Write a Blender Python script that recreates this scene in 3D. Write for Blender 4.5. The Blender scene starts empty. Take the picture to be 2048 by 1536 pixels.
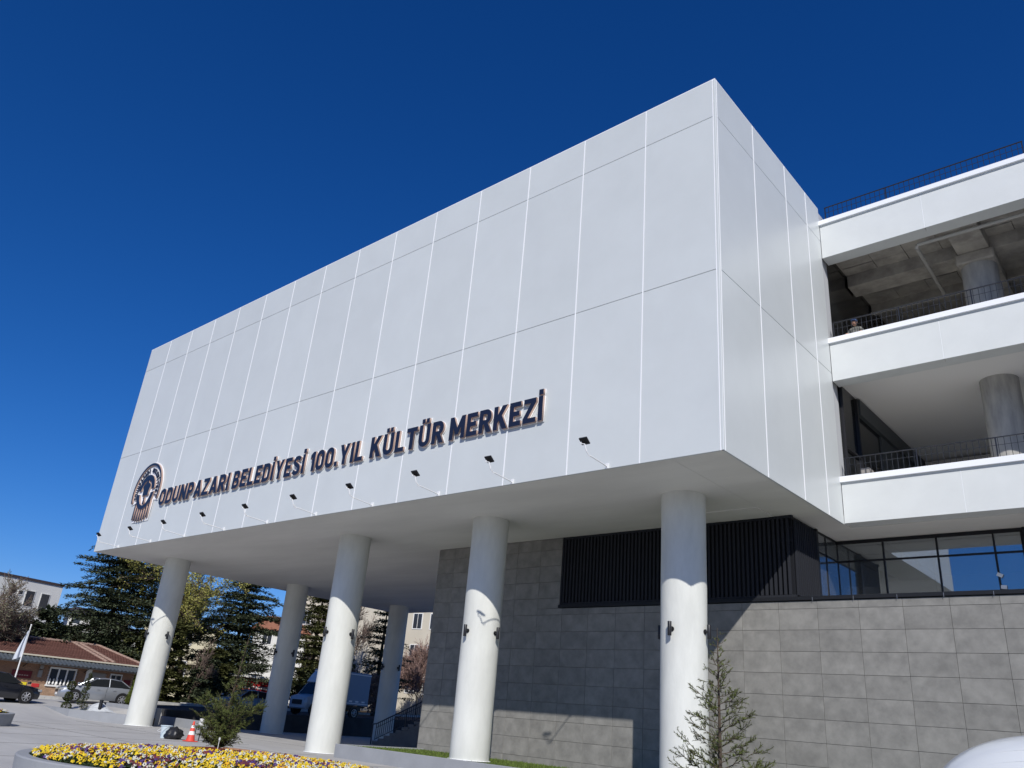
import bpy, bmesh, math, random
from mathutils import Vector, Matrix, Quaternion
R = math.radians
scene = bpy.context.scene
COL = scene.collection

# ------------------------------------------------------------------ camera
cam_data = bpy.data.cameras.new('camera')
cam = bpy.data.objects.new('camera', cam_data); COL.objects.link(cam)
CAMPOS = Vector((8.7532, -17.4702, 1.6019))
RIGHT = Vector(((0.754533, 0.651140, 0.081832))); DOWN = Vector(((-0.200972, 0.347967, -0.915713))); FWD = Vector(((-0.624732, 0.674489, 0.393413)))
m = Matrix((RIGHT, -DOWN, -FWD)).transposed().to_4x4(); m.translation = CAMPOS
cam.matrix_world = m
cam_data.sensor_width = 36.0; cam_data.lens = 27.8691
cam_data.clip_start = 0.05; cam_data.clip_end = 3000
scene.camera = cam

# ------------------------------------------------------------------ sky, sun, exposure
LIGHT = Vector((-0.906, 1.0225, -1.0)).normalized()        # direction the sunlight travels
world = bpy.data.worlds.new('World'); scene.world = world; world.use_nodes = True
wn = world.node_tree.nodes; wl = world.node_tree.links
bg = wn['Background']
sky = wn.new('ShaderNodeTexSky'); sky.sky_type = 'NISHITA'; sky.sun_disc = False
sky.sun_elevation = math.asin(-LIGHT.z)
sky.sun_rotation = math.atan2(-LIGHT.x, -LIGHT.y)
sky.altitude = 800; sky.air_density = 1.0; sky.dust_density = 0.0; sky.ozone_density = 4.0
# one smooth colour response for the whole sky: deeper blue where the sky is dark, neutral where it is bright
hs = wn.new('ShaderNodeHueSaturation'); hs.inputs['Saturation'].default_value = 1.2
sp = wn.new('ShaderNodeSeparateColor'); cb_ = wn.new('ShaderNodeCombineColor')
wl.new(sky.outputs['Color'], hs.inputs['Color']); wl.new(hs.outputs['Color'], sp.inputs[0]); wl.new(cb_.outputs[0], bg.inputs['Color'])
for ch, (k_, g_) in enumerate(((0.35, 1.36), (0.675, 1.05), (1.17, 0.98))):
    pw_ = wn.new('ShaderNodeMath'); pw_.operation = 'POWER'; pw_.inputs[1].default_value = g_
    ml_ = wn.new('ShaderNodeMath'); ml_.operation = 'MULTIPLY'; ml_.inputs[1].default_value = k_
    wl.new(sp.outputs[ch], pw_.inputs[0]); wl.new(pw_.outputs[0], ml_.inputs[0]); wl.new(ml_.outputs[0], cb_.inputs[ch])
bg.inputs['Strength'].default_value = 0.085
sun_d = bpy.data.lights.new('sun', 'SUN'); sun_d.energy = 4.2; sun_d.angle = R(0.53); sun_d.color = (1.0, 0.965, 0.91)
sun = bpy.data.objects.new('sun', sun_d); COL.objects.link(sun)
sun.rotation_euler = LIGHT.to_track_quat('-Z', 'Y').to_euler(); sun.location = (30, -40, 60)
scene.view_settings.view_transform = 'Standard'; scene.view_settings.look = 'None'
scene.view_settings.exposure = 0.0; scene.view_settings.gamma = 1.0
scene.cycles.max_bounces = 8; scene.cycles.diffuse_bounces = 4; scene.cycles.glossy_bounces = 4
scene.cycles.transparent_max_bounces = 12

# ------------------------------------------------------------------ materials
MATS = {}
def mat(name, col, rough=0.6, spec=0.4, metal=0.0, noise=0.0, nscale=4.0, bump=0.0, bscale=30.0, coat=0.0, col2=None, island=0.0, objrand=0.0, stretch=None, detail=5.0, transl=0.0, lo=0.35, hi=0.65):
    m = bpy.data.materials.new(name); m.use_nodes = True; MATS[name] = m
    nt = m.node_tree; n = nt.nodes; l = nt.links
    p = n['Principled BSDF']
    p.inputs['Base Color'].default_value = (*col, 1); p.inputs['Roughness'].default_value = rough
    p.inputs['Specular IOR Level'].default_value = spec; p.inputs['Metallic'].default_value = metal
    p.inputs['Coat Weight'].default_value = coat; p.inputs['Coat Roughness'].default_value = 0.05
    src = None
    need = noise > 0 or col2 or bump > 0
    vec = None
    if need:
        tc = n.new('ShaderNodeTexCoord'); vec = tc.outputs['Object']
        if stretch:
            mp = n.new('ShaderNodeMapping'); mp.inputs['Scale'].default_value = stretch
            l.new(vec, mp.inputs['Vector']); vec = mp.outputs['Vector']
        if objrand:
            oi = n.new('ShaderNodeObjectInfo'); sc = n.new('ShaderNodeVectorMath'); sc.operation = 'SCALE'
            cmb = n.new('ShaderNodeCombineXYZ')
            for k in range(3): l.new(oi.outputs['Random'], cmb.inputs[k])
            l.new(cmb.outputs[0], sc.inputs[0]); sc.inputs['Scale'].default_value = 57.0
            ad = n.new('ShaderNodeVectorMath'); l.new(vec, ad.inputs[0]); l.new(sc.outputs[0], ad.inputs[1]); vec = ad.outputs[0]
    if noise > 0 or col2:
        tn = n.new('ShaderNodeTexNoise'); tn.inputs['Scale'].default_value = nscale; tn.inputs['Detail'].default_value = detail; tn.inputs['Roughness'].default_value = 0.62
        l.new(vec, tn.inputs['Vector'])
        rp = n.new('ShaderNodeValToRGB')
        c2 = col2 if col2 else tuple(c * (1 - noise) for c in col)
        rp.color_ramp.elements[0].position = lo; rp.color_ramp.elements[1].position = hi
        rp.color_ramp.elements[0].color = (*c2, 1); rp.color_ramp.elements[1].color = (*col, 1)
        l.new(tn.outputs['Fac'], rp.inputs['Fac']); src = rp.outputs['Color']
    if island > 0 or objrand > 0:
        mx = n.new('ShaderNodeMix'); mx.data_type = 'RGBA'; mx.blend_type = 'MULTIPLY'; mx.inputs['Factor'].default_value = 1.0
        if src: l.new(src, mx.inputs['A'])
        else: mx.inputs['A'].default_value = (*col, 1)
        amt = island if island > 0 else objrand
        mr = n.new('ShaderNodeMapRange'); mr.inputs['To Min'].default_value = 1 - amt; mr.inputs['To Max'].default_value = 1 + amt
        if island > 0:
            g = n.new('ShaderNodeNewGeometry'); l.new(g.outputs['Random Per Island'], mr.inputs['Value'])
        else:
            oi2 = n.new('ShaderNodeObjectInfo'); l.new(oi2.outputs['Random'], mr.inputs['Value'])
        l.new(mr.outputs[0], mx.inputs['B']); src = mx.outputs['Result']
    if src: l.new(src, p.inputs['Base Color'])
    if bump > 0:
        bn = n.new('ShaderNodeTexNoise'); bn.inputs['Scale'].default_value = bscale; bn.inputs['Detail'].default_value = 4
        l.new(vec, bn.inputs['Vector'])
        b = n.new('ShaderNodeBump'); b.inputs['Strength'].default_value = bump; b.inputs['Distance'].default_value = 0.02
        l.new(bn.outputs['Fac'], b.inputs['Height']); l.new(b.outputs['Normal'], p.inputs['Normal'])
    if transl > 0:
        out = n['Material Output']; tr = n.new('ShaderNodeBsdfTranslucent'); ms = n.new('ShaderNodeMixShader'); ms.inputs['Fac'].default_value = transl
        if src: l.new(src, tr.inputs['Color'])
        else: tr.inputs['Color'].default_value = (*col, 1)
        l.new(p.outputs[0], ms.inputs[1]); l.new(tr.outputs[0], ms.inputs[2]); l.new(ms.outputs[0], out.inputs['Surface'])
    return m

def glass_mat(name, tint, refl=0.35, base_alpha=0.75):
    """window glass: mirror reflection over a tinted see-through pane"""
    m = bpy.data.materials.new(name); m.use_nodes = True; MATS[name] = m
    n = m.node_tree.nodes; l = m.node_tree.links
    for x in list(n):
        if x.type == 'BSDF_PRINCIPLED': n.remove(x)
    out = n['Material Output']
    gl = n.new('ShaderNodeBsdfGlossy'); gl.inputs['Roughness'].default_value = 0.01; gl.inputs['Color'].default_value = (0.95, 0.97, 1.0, 1)
    tr = n.new('ShaderNodeBsdfTransparent'); tr.inputs['Color'].default_value = (*tint, 1)
    fr = n.new('ShaderNodeFresnel'); fr.inputs['IOR'].default_value = 1.5
    mr = n.new('ShaderNodeMapRange'); mr.inputs['To Min'].default_value = refl - 0.04; mr.inputs['To Max'].default_value = 1.0
    l.new(fr.outputs[0], mr.inputs['Value'])
    tc = n.new('ShaderNodeTexCoord'); tn = n.new('ShaderNodeTexNoise'); tn.inputs['Scale'].default_value = 0.55; tn.inputs['Detail'].default_value = 1
    b = n.new('ShaderNodeBump'); b.inputs['Strength'].default_value = 0.10; b.inputs['Distance'].default_value = 0.03
    l.new(tc.outputs['Object'], tn.inputs['Vector']); l.new(tn.outputs['Fac'], b.inputs['Height']); l.new(b.outputs['Normal'], gl.inputs['Normal'])
    ms = n.new('ShaderNodeMixShader'); l.new(mr.outputs[0], ms.inputs['Fac']); l.new(tr.outputs[0], ms.inputs[1]); l.new(gl.outputs[0], ms.inputs[2])
    df = n.new('ShaderNodeBsdfDiffuse'); df.inputs['Color'].default_value = (0.55, 0.58, 0.60, 1); m2 = n.new('ShaderNodeMixShader'); m2.inputs['Fac'].default_value = 0.07     # pale haze mixed in to lighten the blue reflections
    l.new(ms.outputs[0], m2.inputs[1]); l.new(df.outputs[0], m2.inputs[2]); l.new(m2.outputs[0], out.inputs['Surface'])
    return m

mat('panel', (0.605, 0.632, 0.622), 0.34, 0.5, noise=0.05, nscale=0.5, bump=0.015, bscale=3, objrand=0.02)
mat('panel_core', (0.46, 0.47, 0.48), 0.7)
mat('joint', (0.86, 0.87, 0.88), 0.4)
mat('plaster', (0.660, 0.680, 0.665), 0.55, noise=0.05, nscale=1.2, bump=0.06, bscale=60)
mat('soffit', (0.75, 0.74, 0.70), 0.7, noise=0.10, nscale=0.5, stretch=(0.4, 1.5, 1))
mat('column', (0.675, 0.680, 0.630), 0.7, 0.15, noise=0.13, nscale=1.8, bump=0.18, bscale=25, stretch=(1, 1, 0.30))
mat('tile', (0.280, 0.272, 0.252), 0.8, 0.08, col2=(0.196, 0.191, 0.178), nscale=2.4, objrand=0.05, detail=7, bump=0.05, bscale=20, lo=0.34, hi=0.68)
mat('grout', (0.14, 0.137, 0.13), 0.9, 0.05)
mat('louver', (0.026, 0.028, 0.034), 0.7, 0.08)
mat('anthracite', (0.014, 0.015, 0.018), 0.5, 0.25)
mat('blackmetal', (0.012, 0.012, 0.014), 0.45, 0.5)
mat('railing', (0.016, 0.018, 0.024), 0.35, 0.5)
mat('raw_concrete', (0.48, 0.455, 0.405), 0.95, 0.05, col2=(0.28, 0.265, 0.24), nscale=1.4, bump=0.25, bscale=14, detail=7)
mat('conc_column', (0.47, 0.455, 0.42), 0.95, 0.05, col2=(0.30, 0.295, 0.285), nscale=2.2, stretch=(1.6, 1.6, 0.35), bump=0.2, bscale=12, detail=7)
mat('dark_interior', (0.05, 0.052, 0.055), 0.8)
mat('interior_wall', (0.62, 0.60, 0.57), 0.8)
mat('black_glazing', (0.008, 0.009, 0.010), 0.12, 0.5)
mat('fascia_dark', (0.055, 0.064, 0.07), 0.5)
mat('pvc', (0.40, 0.39, 0.36), 0.5)
mat('navy', (0.013, 0.017, 0.036), 0.35, 0.5)
mat('copper_edge', (0.42, 0.30, 0.24), 0.45, 0.4)
mat('acrylic', (0.90, 0.89, 0.88), 0.4)
mat('white_metal', (0.78, 0.78, 0.77), 0.4, 0.5)
mat('paving', (0.47, 0.46, 0.44), 0.85, 0.25, col2=(0.38, 0.37, 0.355), nscale=0.45, bump=0.15, bscale=22, detail=9, lo=0.3, hi=0.7, stretch=(0.5, 1.8, 1))
mat('asphalt', (0.062, 0.062, 0.064), 0.9, 0.2, noise=0.3, nscale=1.5, bump=0.3, bscale=40)
mat('yard', (0.16, 0.155, 0.145), 0.9, 0.2, noise=0.3, nscale=0.6, bump=0.3, bscale=30)
mat('kerbstone', (0.50, 0.49, 0.46), 0.85, 0.2, noise=0.2, nscale=3)
mat('greywall', (0.31, 0.32, 0.335), 0.8, 0.2, noise=0.12, nscale=1.3, bump=0.1, bscale=30)
mat('lawn', (0.10, 0.135, 0.032), 0.9, 0.1, col2=(0.06, 0.085, 0.02), nscale=9, bump=0.4, bscale=60)
mat('grassblade', (0.11, 0.155, 0.035), 0.8, 0.1, island=0.35)
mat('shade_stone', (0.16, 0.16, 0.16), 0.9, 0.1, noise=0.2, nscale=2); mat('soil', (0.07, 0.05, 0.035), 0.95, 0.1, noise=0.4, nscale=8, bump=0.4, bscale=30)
mat('mulch', (0.20, 0.052, 0.028), 0.95, 0.1, noise=0.45, nscale=14, bump=0.5, bscale=40)
mat('bark', (0.10, 0.078, 0.058), 0.9, 0.1, noise=0.4, nscale=8, bump=0.4, bscale=30)
mat('bark_pale', (0.27, 0.235, 0.20), 0.9, 0.1, noise=0.3, nscale=8)
mat('twig', (0.155, 0.115, 0.095), 0.9, 0.1, island=0.3)
mat('twig_red', (0.27, 0.18, 0.15), 0.9, 0.1, island=0.3)
mat('cedar', (0.080, 0.098, 0.055), 0.75, 0.15, island=0.5, transl=0.12)
mat('cedar_warm', (0.105, 0.112, 0.040), 0.75, 0.15, island=0.5, transl=0.12)
mat('spruce', (0.125, 0.150, 0.042), 0.7, 0.2, island=0.4, transl=0.15)
mat('thuja', (0.085, 0.105, 0.022), 0.8, 0.1, island=0.35, transl=0.1)
mat('topiary', (0.050, 0.060, 0.022), 0.8, 0.1, island=0.4)
mat('willow', (0.38, 0.37, 0.11), 0.8, 0.1, island=0.35, transl=0.3)
mat('budleaf', (0.24, 0.235, 0.15), 0.8, 0.1, island=0.35, transl=0.2)
mat('roof_tile', (0.21, 0.10, 0.078), 0.85, 0.2, noise=0.3, nscale=5, island=0.12)
mat('ridge_tile', (0.36, 0.25, 0.20), 0.85, 0.2, noise=0.2, nscale=5)
mat('roof_orange', (0.34, 0.15, 0.09), 0.85, 0.2, noise=0.2, nscale=3)
mat('corrugated', (0.075, 0.088, 0.10), 0.5, 0.4, noise=0.2, nscale=3)
mat('cream_trim', (0.60, 0.55, 0.43), 0.8)
mat('brick', (0.50, 0.33, 0.22), 0.9, 0.2, noise=0.2, nscale=3, island=0.10)
mat('brick_shaded', (0.34, 0.20, 0.13), 0.9, 0.2, noise=0.2, nscale=3)
mat('mortar', (0.48, 0.37, 0.27), 0.9)
mat('grey_render', (0.30, 0.28, 0.26), 0.85, noise=0.1, nscale=2)
mat('white_paint', (0.78, 0.77, 0.74), 0.6)
mat('maroon', (0.14, 0.012, 0.018), 0.5)
mat('red_sign', (0.50, 0.035, 0.035), 0.5)
mat('yellow_sign', (0.75, 0.60, 0.03), 0.5)
mat('block_white', (0.74, 0.73, 0.68), 0.8, noise=0.06, nscale=0.3)
mat('block_beige', (0.58, 0.53, 0.43), 0.85, noise=0.08, nscale=0.3)
mat('block_cream', (0.66, 0.60, 0.42), 0.85, noise=0.08, nscale=0.3)
mat('far_window', (0.035, 0.04, 0.05), 0.15, 0.5)
mat('dark_roof', (0.06, 0.045, 0.045), 0.7)
mat('silver_paint', (0.36, 0.38, 0.41), 0.28, 0.5, metal=0.55, coat=0.6)
mat('black_paint', (0.010, 0.011, 0.016), 0.25, 0.5, coat=0.9)
mat('blue_paint', (0.20, 0.26, 0.32), 0.3, 0.5, metal=0.3, coat=0.6)
mat('white_car', (0.64, 0.66, 0.66), 0.35, 0.5, coat=0.7, noise=0.02, nscale=3)
mat('truck_box_shaded', (0.22, 0.29, 0.37), 0.5); mat('truck_paint_shaded', (0.30, 0.37, 0.45), 0.35, 0.5, coat=0.5); mat('ceiling_white', (0.82, 0.81, 0.78), 0.7)  # truck colours darkened and blued to carry the building's shade
mat('car_glass', (0.012, 0.014, 0.016), 0.06, 0.5)
mat('tyre', (0.012, 0.012, 0.012), 0.9)
mat('rim', (0.42, 0.42, 0.43), 0.35, 0.5, metal=0.6)
mat('lamp_lens', (0.30, 0.31, 0.32), 0.15)
mat('tail_red', (0.35, 0.01, 0.01), 0.25)
mat('cone_red', (0.72, 0.075, 0.045), 0.5)
mat('bucket', (0.52, 0.60, 0.64), 0.45)
mat('bag', (0.016, 0.016, 0.018), 0.4, bump=0.5, bscale=9)
mat('wood', (0.42, 0.22, 0.12), 0.8, noise=0.2, nscale=6)
mat('tarp', (0.55, 0.57, 0.58), 0.6, noise=0.08, nscale=2)
mat('flag_white', (0.72, 0.76, 0.82), 0.8, transl=0.25)
mat('skin', (0.50, 0.28, 0.19), 0.6); mat('cap_blue', (0.03, 0.06, 0.15), 0.8); mat('jacket', (0.20, 0.20, 0.18), 0.9, noise=0.4, nscale=9)
mat('hair', (0.02, 0.014, 0.01), 0.8)
mat('paper', (0.80, 0.82, 0.82), 0.7)
mat('pansy_yellow', (0.78, 0.56, 0.02), 0.7, island=0.2, transl=0.2); mat('pansy_white', (0.68, 0.67, 0.55), 0.7, island=0.12, transl=0.2)
mat('pansy_purple', (0.075, 0.035, 0.16), 0.7, island=0.3, transl=0.1); mat('pansy_wine', (0.13, 0.022, 0.035), 0.7, island=0.3, transl=0.1)
mat('pansy_orange', (0.78, 0.42, 0.015), 0.7, island=0.2, transl=0.2); mat('pansy_eye', (0.05, 0.016, 0.05), 0.8)
mat('leaf', (0.04, 0.065, 0.018), 0.7, island=0.4, transl=0.15)
glass_mat('glass', (0.72, 0.78, 0.78), refl=0.30)

# ------------------------------------------------------------------ mesh helpers
class MB:
    def __init__(s): s.v = []; s.f = []; s.mi = []
    def add(s, vs, fs, k=0):
        o = len(s.v); s.v.extend(tuple(v) for v in vs); s.f.extend(tuple(i + o for i in f) for f in fs); s.mi.extend([k] * len(fs)); return s
    def box(s, x0, x1, y0, y1, z0, z1, k=0):
        vs = [(x0, y0, z0), (x1, y0, z0), (x1, y1, z0), (x0, y1, z0), (x0, y0, z1), (x1, y0, z1), (x1, y1, z1), (x0, y1, z1)]
        return s.add(vs, [(0, 3, 2, 1), (4, 5, 6, 7), (0, 1, 5, 4), (1, 2, 6, 5), (2, 3, 7, 6), (3, 0, 4, 7)], k)
    def bevbox(s, x0, x1, y0, y1, z0, z1, b=0.01, k=0):
        bm = bmesh.new(); bmesh.ops.create_cube(bm, size=1)
        for v in bm.verts: v.co = ((x0 + x1) / 2 + v.co.x * (x1 - x0), (y0 + y1) / 2 + v.co.y * (y1 - y0), (z0 + z1) / 2 + v.co.z * (z1 - z0))
        bmesh.ops.bevel(bm, geom=bm.edges[:], offset=b, segments=1, affect='EDGES')
        s.frombm(bm, k); return s
    def frombm(s, bm, k=0):
        bm.verts.ensure_lookup_table(); bm.verts.index_update()
        s.add([v.co[:] for v in bm.verts], [[v.index for v in f.verts] for f in bm.faces], k); bm.free()
    def tube(s, p0, p1, r0, r1=None, n=8, cap=True, k=0):
        if r1 is None: r1 = r0
        p0 = Vector(p0); p1 = Vector(p1); d = (p1 - p0)
        if d.length < 1e-6: return s
        d.normalize(); a = d.orthogonal().normalized(); b = d.cross(a)
        vs = []
        for p, r in ((p0, r0), (p1, r1)):
            for i in range(n):
                t = 2 * math.pi * i / n; vs.append(p + a * math.cos(t) * r + b * math.sin(t) * r)
        fs = [(i, (i + 1) % n, n + (i + 1) % n, n + i) for i in range(n)]
        if cap: fs += [tuple(range(n - 1, -1, -1)), tuple(range(n, 2 * n))]
        return s.add(vs, fs, k)
    def path(s, pts, rs, n=6, k=0):
        if not isinstance(rs, (list, tuple)): rs = [rs] * len(pts)
        for i in range(len(pts) - 1): s.tube(pts[i], pts[i + 1], rs[i], rs[i + 1], n, True, k)
        return s
    def lathe(s, prof, n=24, cx=0, cy=0, k=0, cap=True):
        vs = []; m_ = len(prof)
        for i in range(n):
            t = 2 * math.pi * i / n
            for r, z in prof: vs.append((cx + r * math.cos(t), cy + r * math.sin(t), z))
        fs = []
        for i in range(n):
            j = (i + 1) % n
            for q in range(m_ - 1): fs.append((i * m_ + q, j * m_ + q, j * m_ + q + 1, i * m_ + q + 1))
        if cap:
            fs.append(tuple(i * m_ for i in range(n - 1, -1, -1))); fs.append(tuple(i * m_ + m_ - 1 for i in range(n)))
        return s.add(vs, fs, k)
    def loft(s, secs, k=0, cap=True, closed=True):
        n = len(secs[0]); vs = [p for sec in secs for p in sec]; fs = []
        for i in range(len(secs) - 1):
            for j in range(n if closed else n - 1):
                a = i * n + j; b = i * n + (j + 1) % n; fs.append((a, b, b + n, a + n))
        if cap: fs += [tuple(range(n - 1, -1, -1)), tuple(range((len(secs) - 1) * n, len(secs) * n))]
        return s.add(vs, fs, k)
    def build(s, name, mats, parent=None, smooth=False):
        me = bpy.data.meshes.new(name); me.from_pydata(s.v, [], s.f)
        if not isinstance(mats, (list, tuple)): mats = [mats]
        for q in mats: me.materials.append(MATS[q])
        if len(mats) > 1: me.polygons.foreach_set('material_index', s.mi)
        if smooth: me.polygons.foreach_set('use_smooth', [True] * len(me.polygons))
        me.update()
        return link(name, me, parent)

def link(name, me, parent=None):
    o = bpy.data.objects.new(name, me); COL.objects.link(o)
    if parent is not None: setparent(o, parent)
    return o
BASE = {}
def setparent(o, parent):
    o.parent = parent
    # children are modelled in world coordinates; undo the parent's own offset
    if parent.type == 'EMPTY': o.matrix_parent_inverse = Matrix(BASE[parent.name]).inverted()
def thing(name, label, cat, loc=(0, 0, 0), group=None):
    o = bpy.data.objects.new(name, None); COL.objects.link(o); o.location = loc; o.empty_display_size = 0.3
    BASE[o.name] = Matrix.Translation(loc)
    return tag(o, label, cat, group)
def tag(o, label, cat, group=None):
    o['label'] = label; o['category'] = cat
    if group: o['group'] = group
    return o
def kind(o, k): o['kind'] = k; return o
def smooth_angle(o, deg=40):
    me = o.data; me.polygons.foreach_set('use_smooth', [True] * len(me.polygons))
    try: me.set_sharp_from_angle(angle=R(deg))
    except Exception: pass
    return o
rng = random.Random(7)

# ------------------------------------------------------------------ terrain: plaza, rising street on the left
ZS = 8.357          # underside of the raised box
ZT = 20.557         # top of the raised box
W = 37.28           # its length
D = 8.215           # depth of its bare side, up to the balconies
YB = 22.0           # rear edge of the soffit
def street_z(y): return max(0.35, min(2.4, 0.56 + 0.026 * y))
def ground_z(x, y):
    t = max(0, min(1, (-35.5 - x) / 9.0)); ramp = t * t * (3 - 2 * t)
    step = 1.0 if x < -37.6 else 0.0
    k = max(0, min(1, (y - 1.6) / 3.2))
    return (ramp * (1 - k) + step * k) * street_z(y)
xs = [-900, -500, -300, -200, -150, -110, -80, -62] + [-54 + i * 1.0 for i in range(14)] + [-40 + i * 0.4 for i in range(28)] + [-28, -24, -18, -12, -6, 0, 8, 16, 30, 60, 120, 300, 900]
ys = [-900, -300, -120, -60, -40, -28, -20] + [-14 + i * 1.0 for i in range(14)] + [i * 0.4 for i in range(24)] + [10 + 2 * i for i in range(20)] + [55, 70, 100, 160, 300, 500, 900]
nx = len(xs)
gverts = [(x, y, ground_z(x, y)) for y in ys for x in xs]
def ground_piece(name, material, test):
    b = MB(); b.v = gverts
    b.f = [(j * nx + i, j * nx + i + 1, (j + 1) * nx + i + 1, (j + 1) * nx + i) for j in range(len(ys) - 1) for i in range(nx - 1) if test((xs[i] + xs[i + 1]) / 2, (ys[j] + ys[j + 1]) / 2)]
    b.mi = [0] * len(b.f)
    o = kind(b.build(name, material, smooth=True), 'structure')
    bm = bmesh.new(); bm.from_mesh(o.data); bmesh.ops.delete(bm, geom=[v for v in bm.verts if not v.link_faces], context='VERTS'); bm.to_mesh(o.data); bm.free()
inside = lambda x, y: -62 < x < 30 and -40 < y < 55
ground_piece('plaza', 'paving', inside)
ground_piece('ground', 'yard', lambda x, y: not inside(x, y))

def strip(name, x0, x1, y0, y1, dz, material, n=40):
    b = MB(); vs = []; fs = []
    for i in range(n + 1):
        y = y0 + (y1 - y0) * i / n; z = street_z(y) + dz
        vs += [(x0, y, z), (x1, y, z)]
    for i in range(n): fs.append((2 * i, 2 * i + 1, 2 * i + 3, 2 * i + 2))
    b.add(vs, fs)
    return b.build(name, material)
kind(strip('road', -48.8, -38.5, 4.9, 52, 0.006, 'asphalt', 60), 'structure')
kind(strip('verge', -140, -50.6, -60, 100, 0.010, 'soil', 80), 'structure')
# pale kerb and pavement on the far side of the street
kb = MB()
for i in range(46):
    y0 = -40 + i * 2.0; y1 = y0 + 1.985; z0 = street_z((y0 + y1) / 2)
    kb.box(-50.55, -48.85, y0, y1, z0 - 0.2, z0 + 0.16 + 0.02 * (i % 2) * 0.2)
kind(kb.build('far_pavement', 'kerbstone'), 'structure')
# saw-cut joints in the plaza concrete
for (x0, x1, y0, y1) in [(-35.4, -16.7, 0.72, 0.745), (-35.4, 6, -3.6, -3.58), (-35.4, 6, -12.5, -12.48)] + [(x, x + 0.02, -20, 2.15) for x in (-31.0, -26.5, -22.0, -17.5, -13.0)] + [(-31.0, -16.7, 5.2, 5.22)]:
    b = MB(); b.box(x0, x1, y0, y1, -0.01, 0.005); kind(b.build('pavement_joint', 'grout'), 'structure')

# ------------------------------------------------------------------ the culture centre
bld = thing('culture_centre', 'white panelled culture centre, a long box raised on round columns with open balconies beside it', 'building', (-18, 8, 0))

# raised box: core with cladding panels
core = MB()
G = 0.06
core.box(-W + G, -G, G, YB - 0.05, ZS + 0.05, ZT - 0.05)
facade = core.build('raised_box', 'panel_core', bld)
XJ = [0.0] + [-W / 15 * i for i in range(1, 16)]
ZJ = [ZS, 13.683, 19.105, ZT]
YJ = [0.0, 2.60, 5.12, 6.96, D]
CT = 0.075         # corner trim width
def panel(x0, x1, y0, y1, z0, z1):
    b = MB(); b.bevbox(x0, x1, y0, y1, z0, z1, 0.006); return b.build('panel', 'panel', facade)
gv, gh = 0.030, 0.007
for i in range(15):
    xr = XJ[i] - (CT + gv if i == 0 else gv / 2 + 0.004); xl = XJ[i + 1] + (0.012 if i == 14 else gv / 2 + 0.004)
    for j in range(3):
        panel(xl, xr, 0.0, G + 0.01, ZJ[j] + (0.0 if j == 0 else gh), ZJ[j + 1] - (0.0 if j == 2 else gh))
for i in range(4):
    y0 = YJ[i] + (CT + gv if i == 0 else gv / 2 + 0.004); y1 = YJ[i + 1] - (0.002 if i == 3 else gv / 2 + 0.004)
    for j in range(3):
        panel(-G - 0.01, 0.0, y0, y1, ZJ[j] + (0.0 if j == 0 else gh), ZJ[j + 1] - (0.0 if j == 2 else gh))
for i in range(1, 15):
    b = MB(); b.box(XJ[i] - gv / 2, XJ[i] + gv / 2, -0.010, G + 0.02, ZS + 0.004, ZT - 0.004); b.build('joint_strip', 'joint', facade)
for i in range(1, 4):
    b = MB(); b.box(-G - 0.02, 0.010, YJ[i] - gv / 2, YJ[i] + gv / 2, ZS + 0.004, ZT - 0.004); b.build('joint_strip', 'joint', facade)
# corner trim: three narrow facets between two bright joints
b = MB(); b.bevbox(-CT, 0.0, 0.0, CT, ZS + 0.002, ZT - 0.002, 0.012); b.build('corner_trim', 'panel', facade)
b = MB(); b.box(-CT - gv + 0.003, -CT - 0.002, -0.008, G + 0.02, ZS + 0.004, ZT - 0.004); b.build('joint_strip', 'joint', facade)
b = MB(); b.box(-G - 0.02, 0.008, CT + 0.002, CT + gv - 0.003, ZS + 0.004, ZT - 0.004); b.build('joint_strip', 'joint', facade)
# end and top cladding
b = MB(); b.box(-W, -W + G - 0.002, 0.012, YB, ZS, ZT); b.build('end_cladding', 'panel', facade)
b = MB(); b.box(-W + 0.004, -0.004, 0.004, D, ZT - 0.04, ZT + 0.025); b.build('parapet_cap', 'joint', facade)
b = MB(); b.box(-W + 0.06, -0.06, YB - 0.049, YB, ZS, ZT); b.build('rear_cladding', 'panel', facade)
# soffit
b = MB(); b.box(-W + 0.004, -1.55, 0.012, YB - 0.004, ZS + 0.002, ZS + 0.06); sof = b.build('soffit', 'soffit', bld)
b = MB(); b.box(-1.54, -0.012, 0.012, 2.9, ZS + 0.002, ZS + 0.06); b.box(-1.54, -0.012, 2.91, 5.85, ZS + 0.002, ZS + 0.06); b.box(-1.54, -0.012, 5.86, D + 0.02, ZS + 0.002, ZS + 0.06)
b.build('soffit_strip', 'soffit', sof)
b = MB(); b.box(-3.4, -1.56, 5.2, 6.38, ZS - 0.03, ZS); b.build('soffit_patch', 'soffit', sof)

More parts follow.
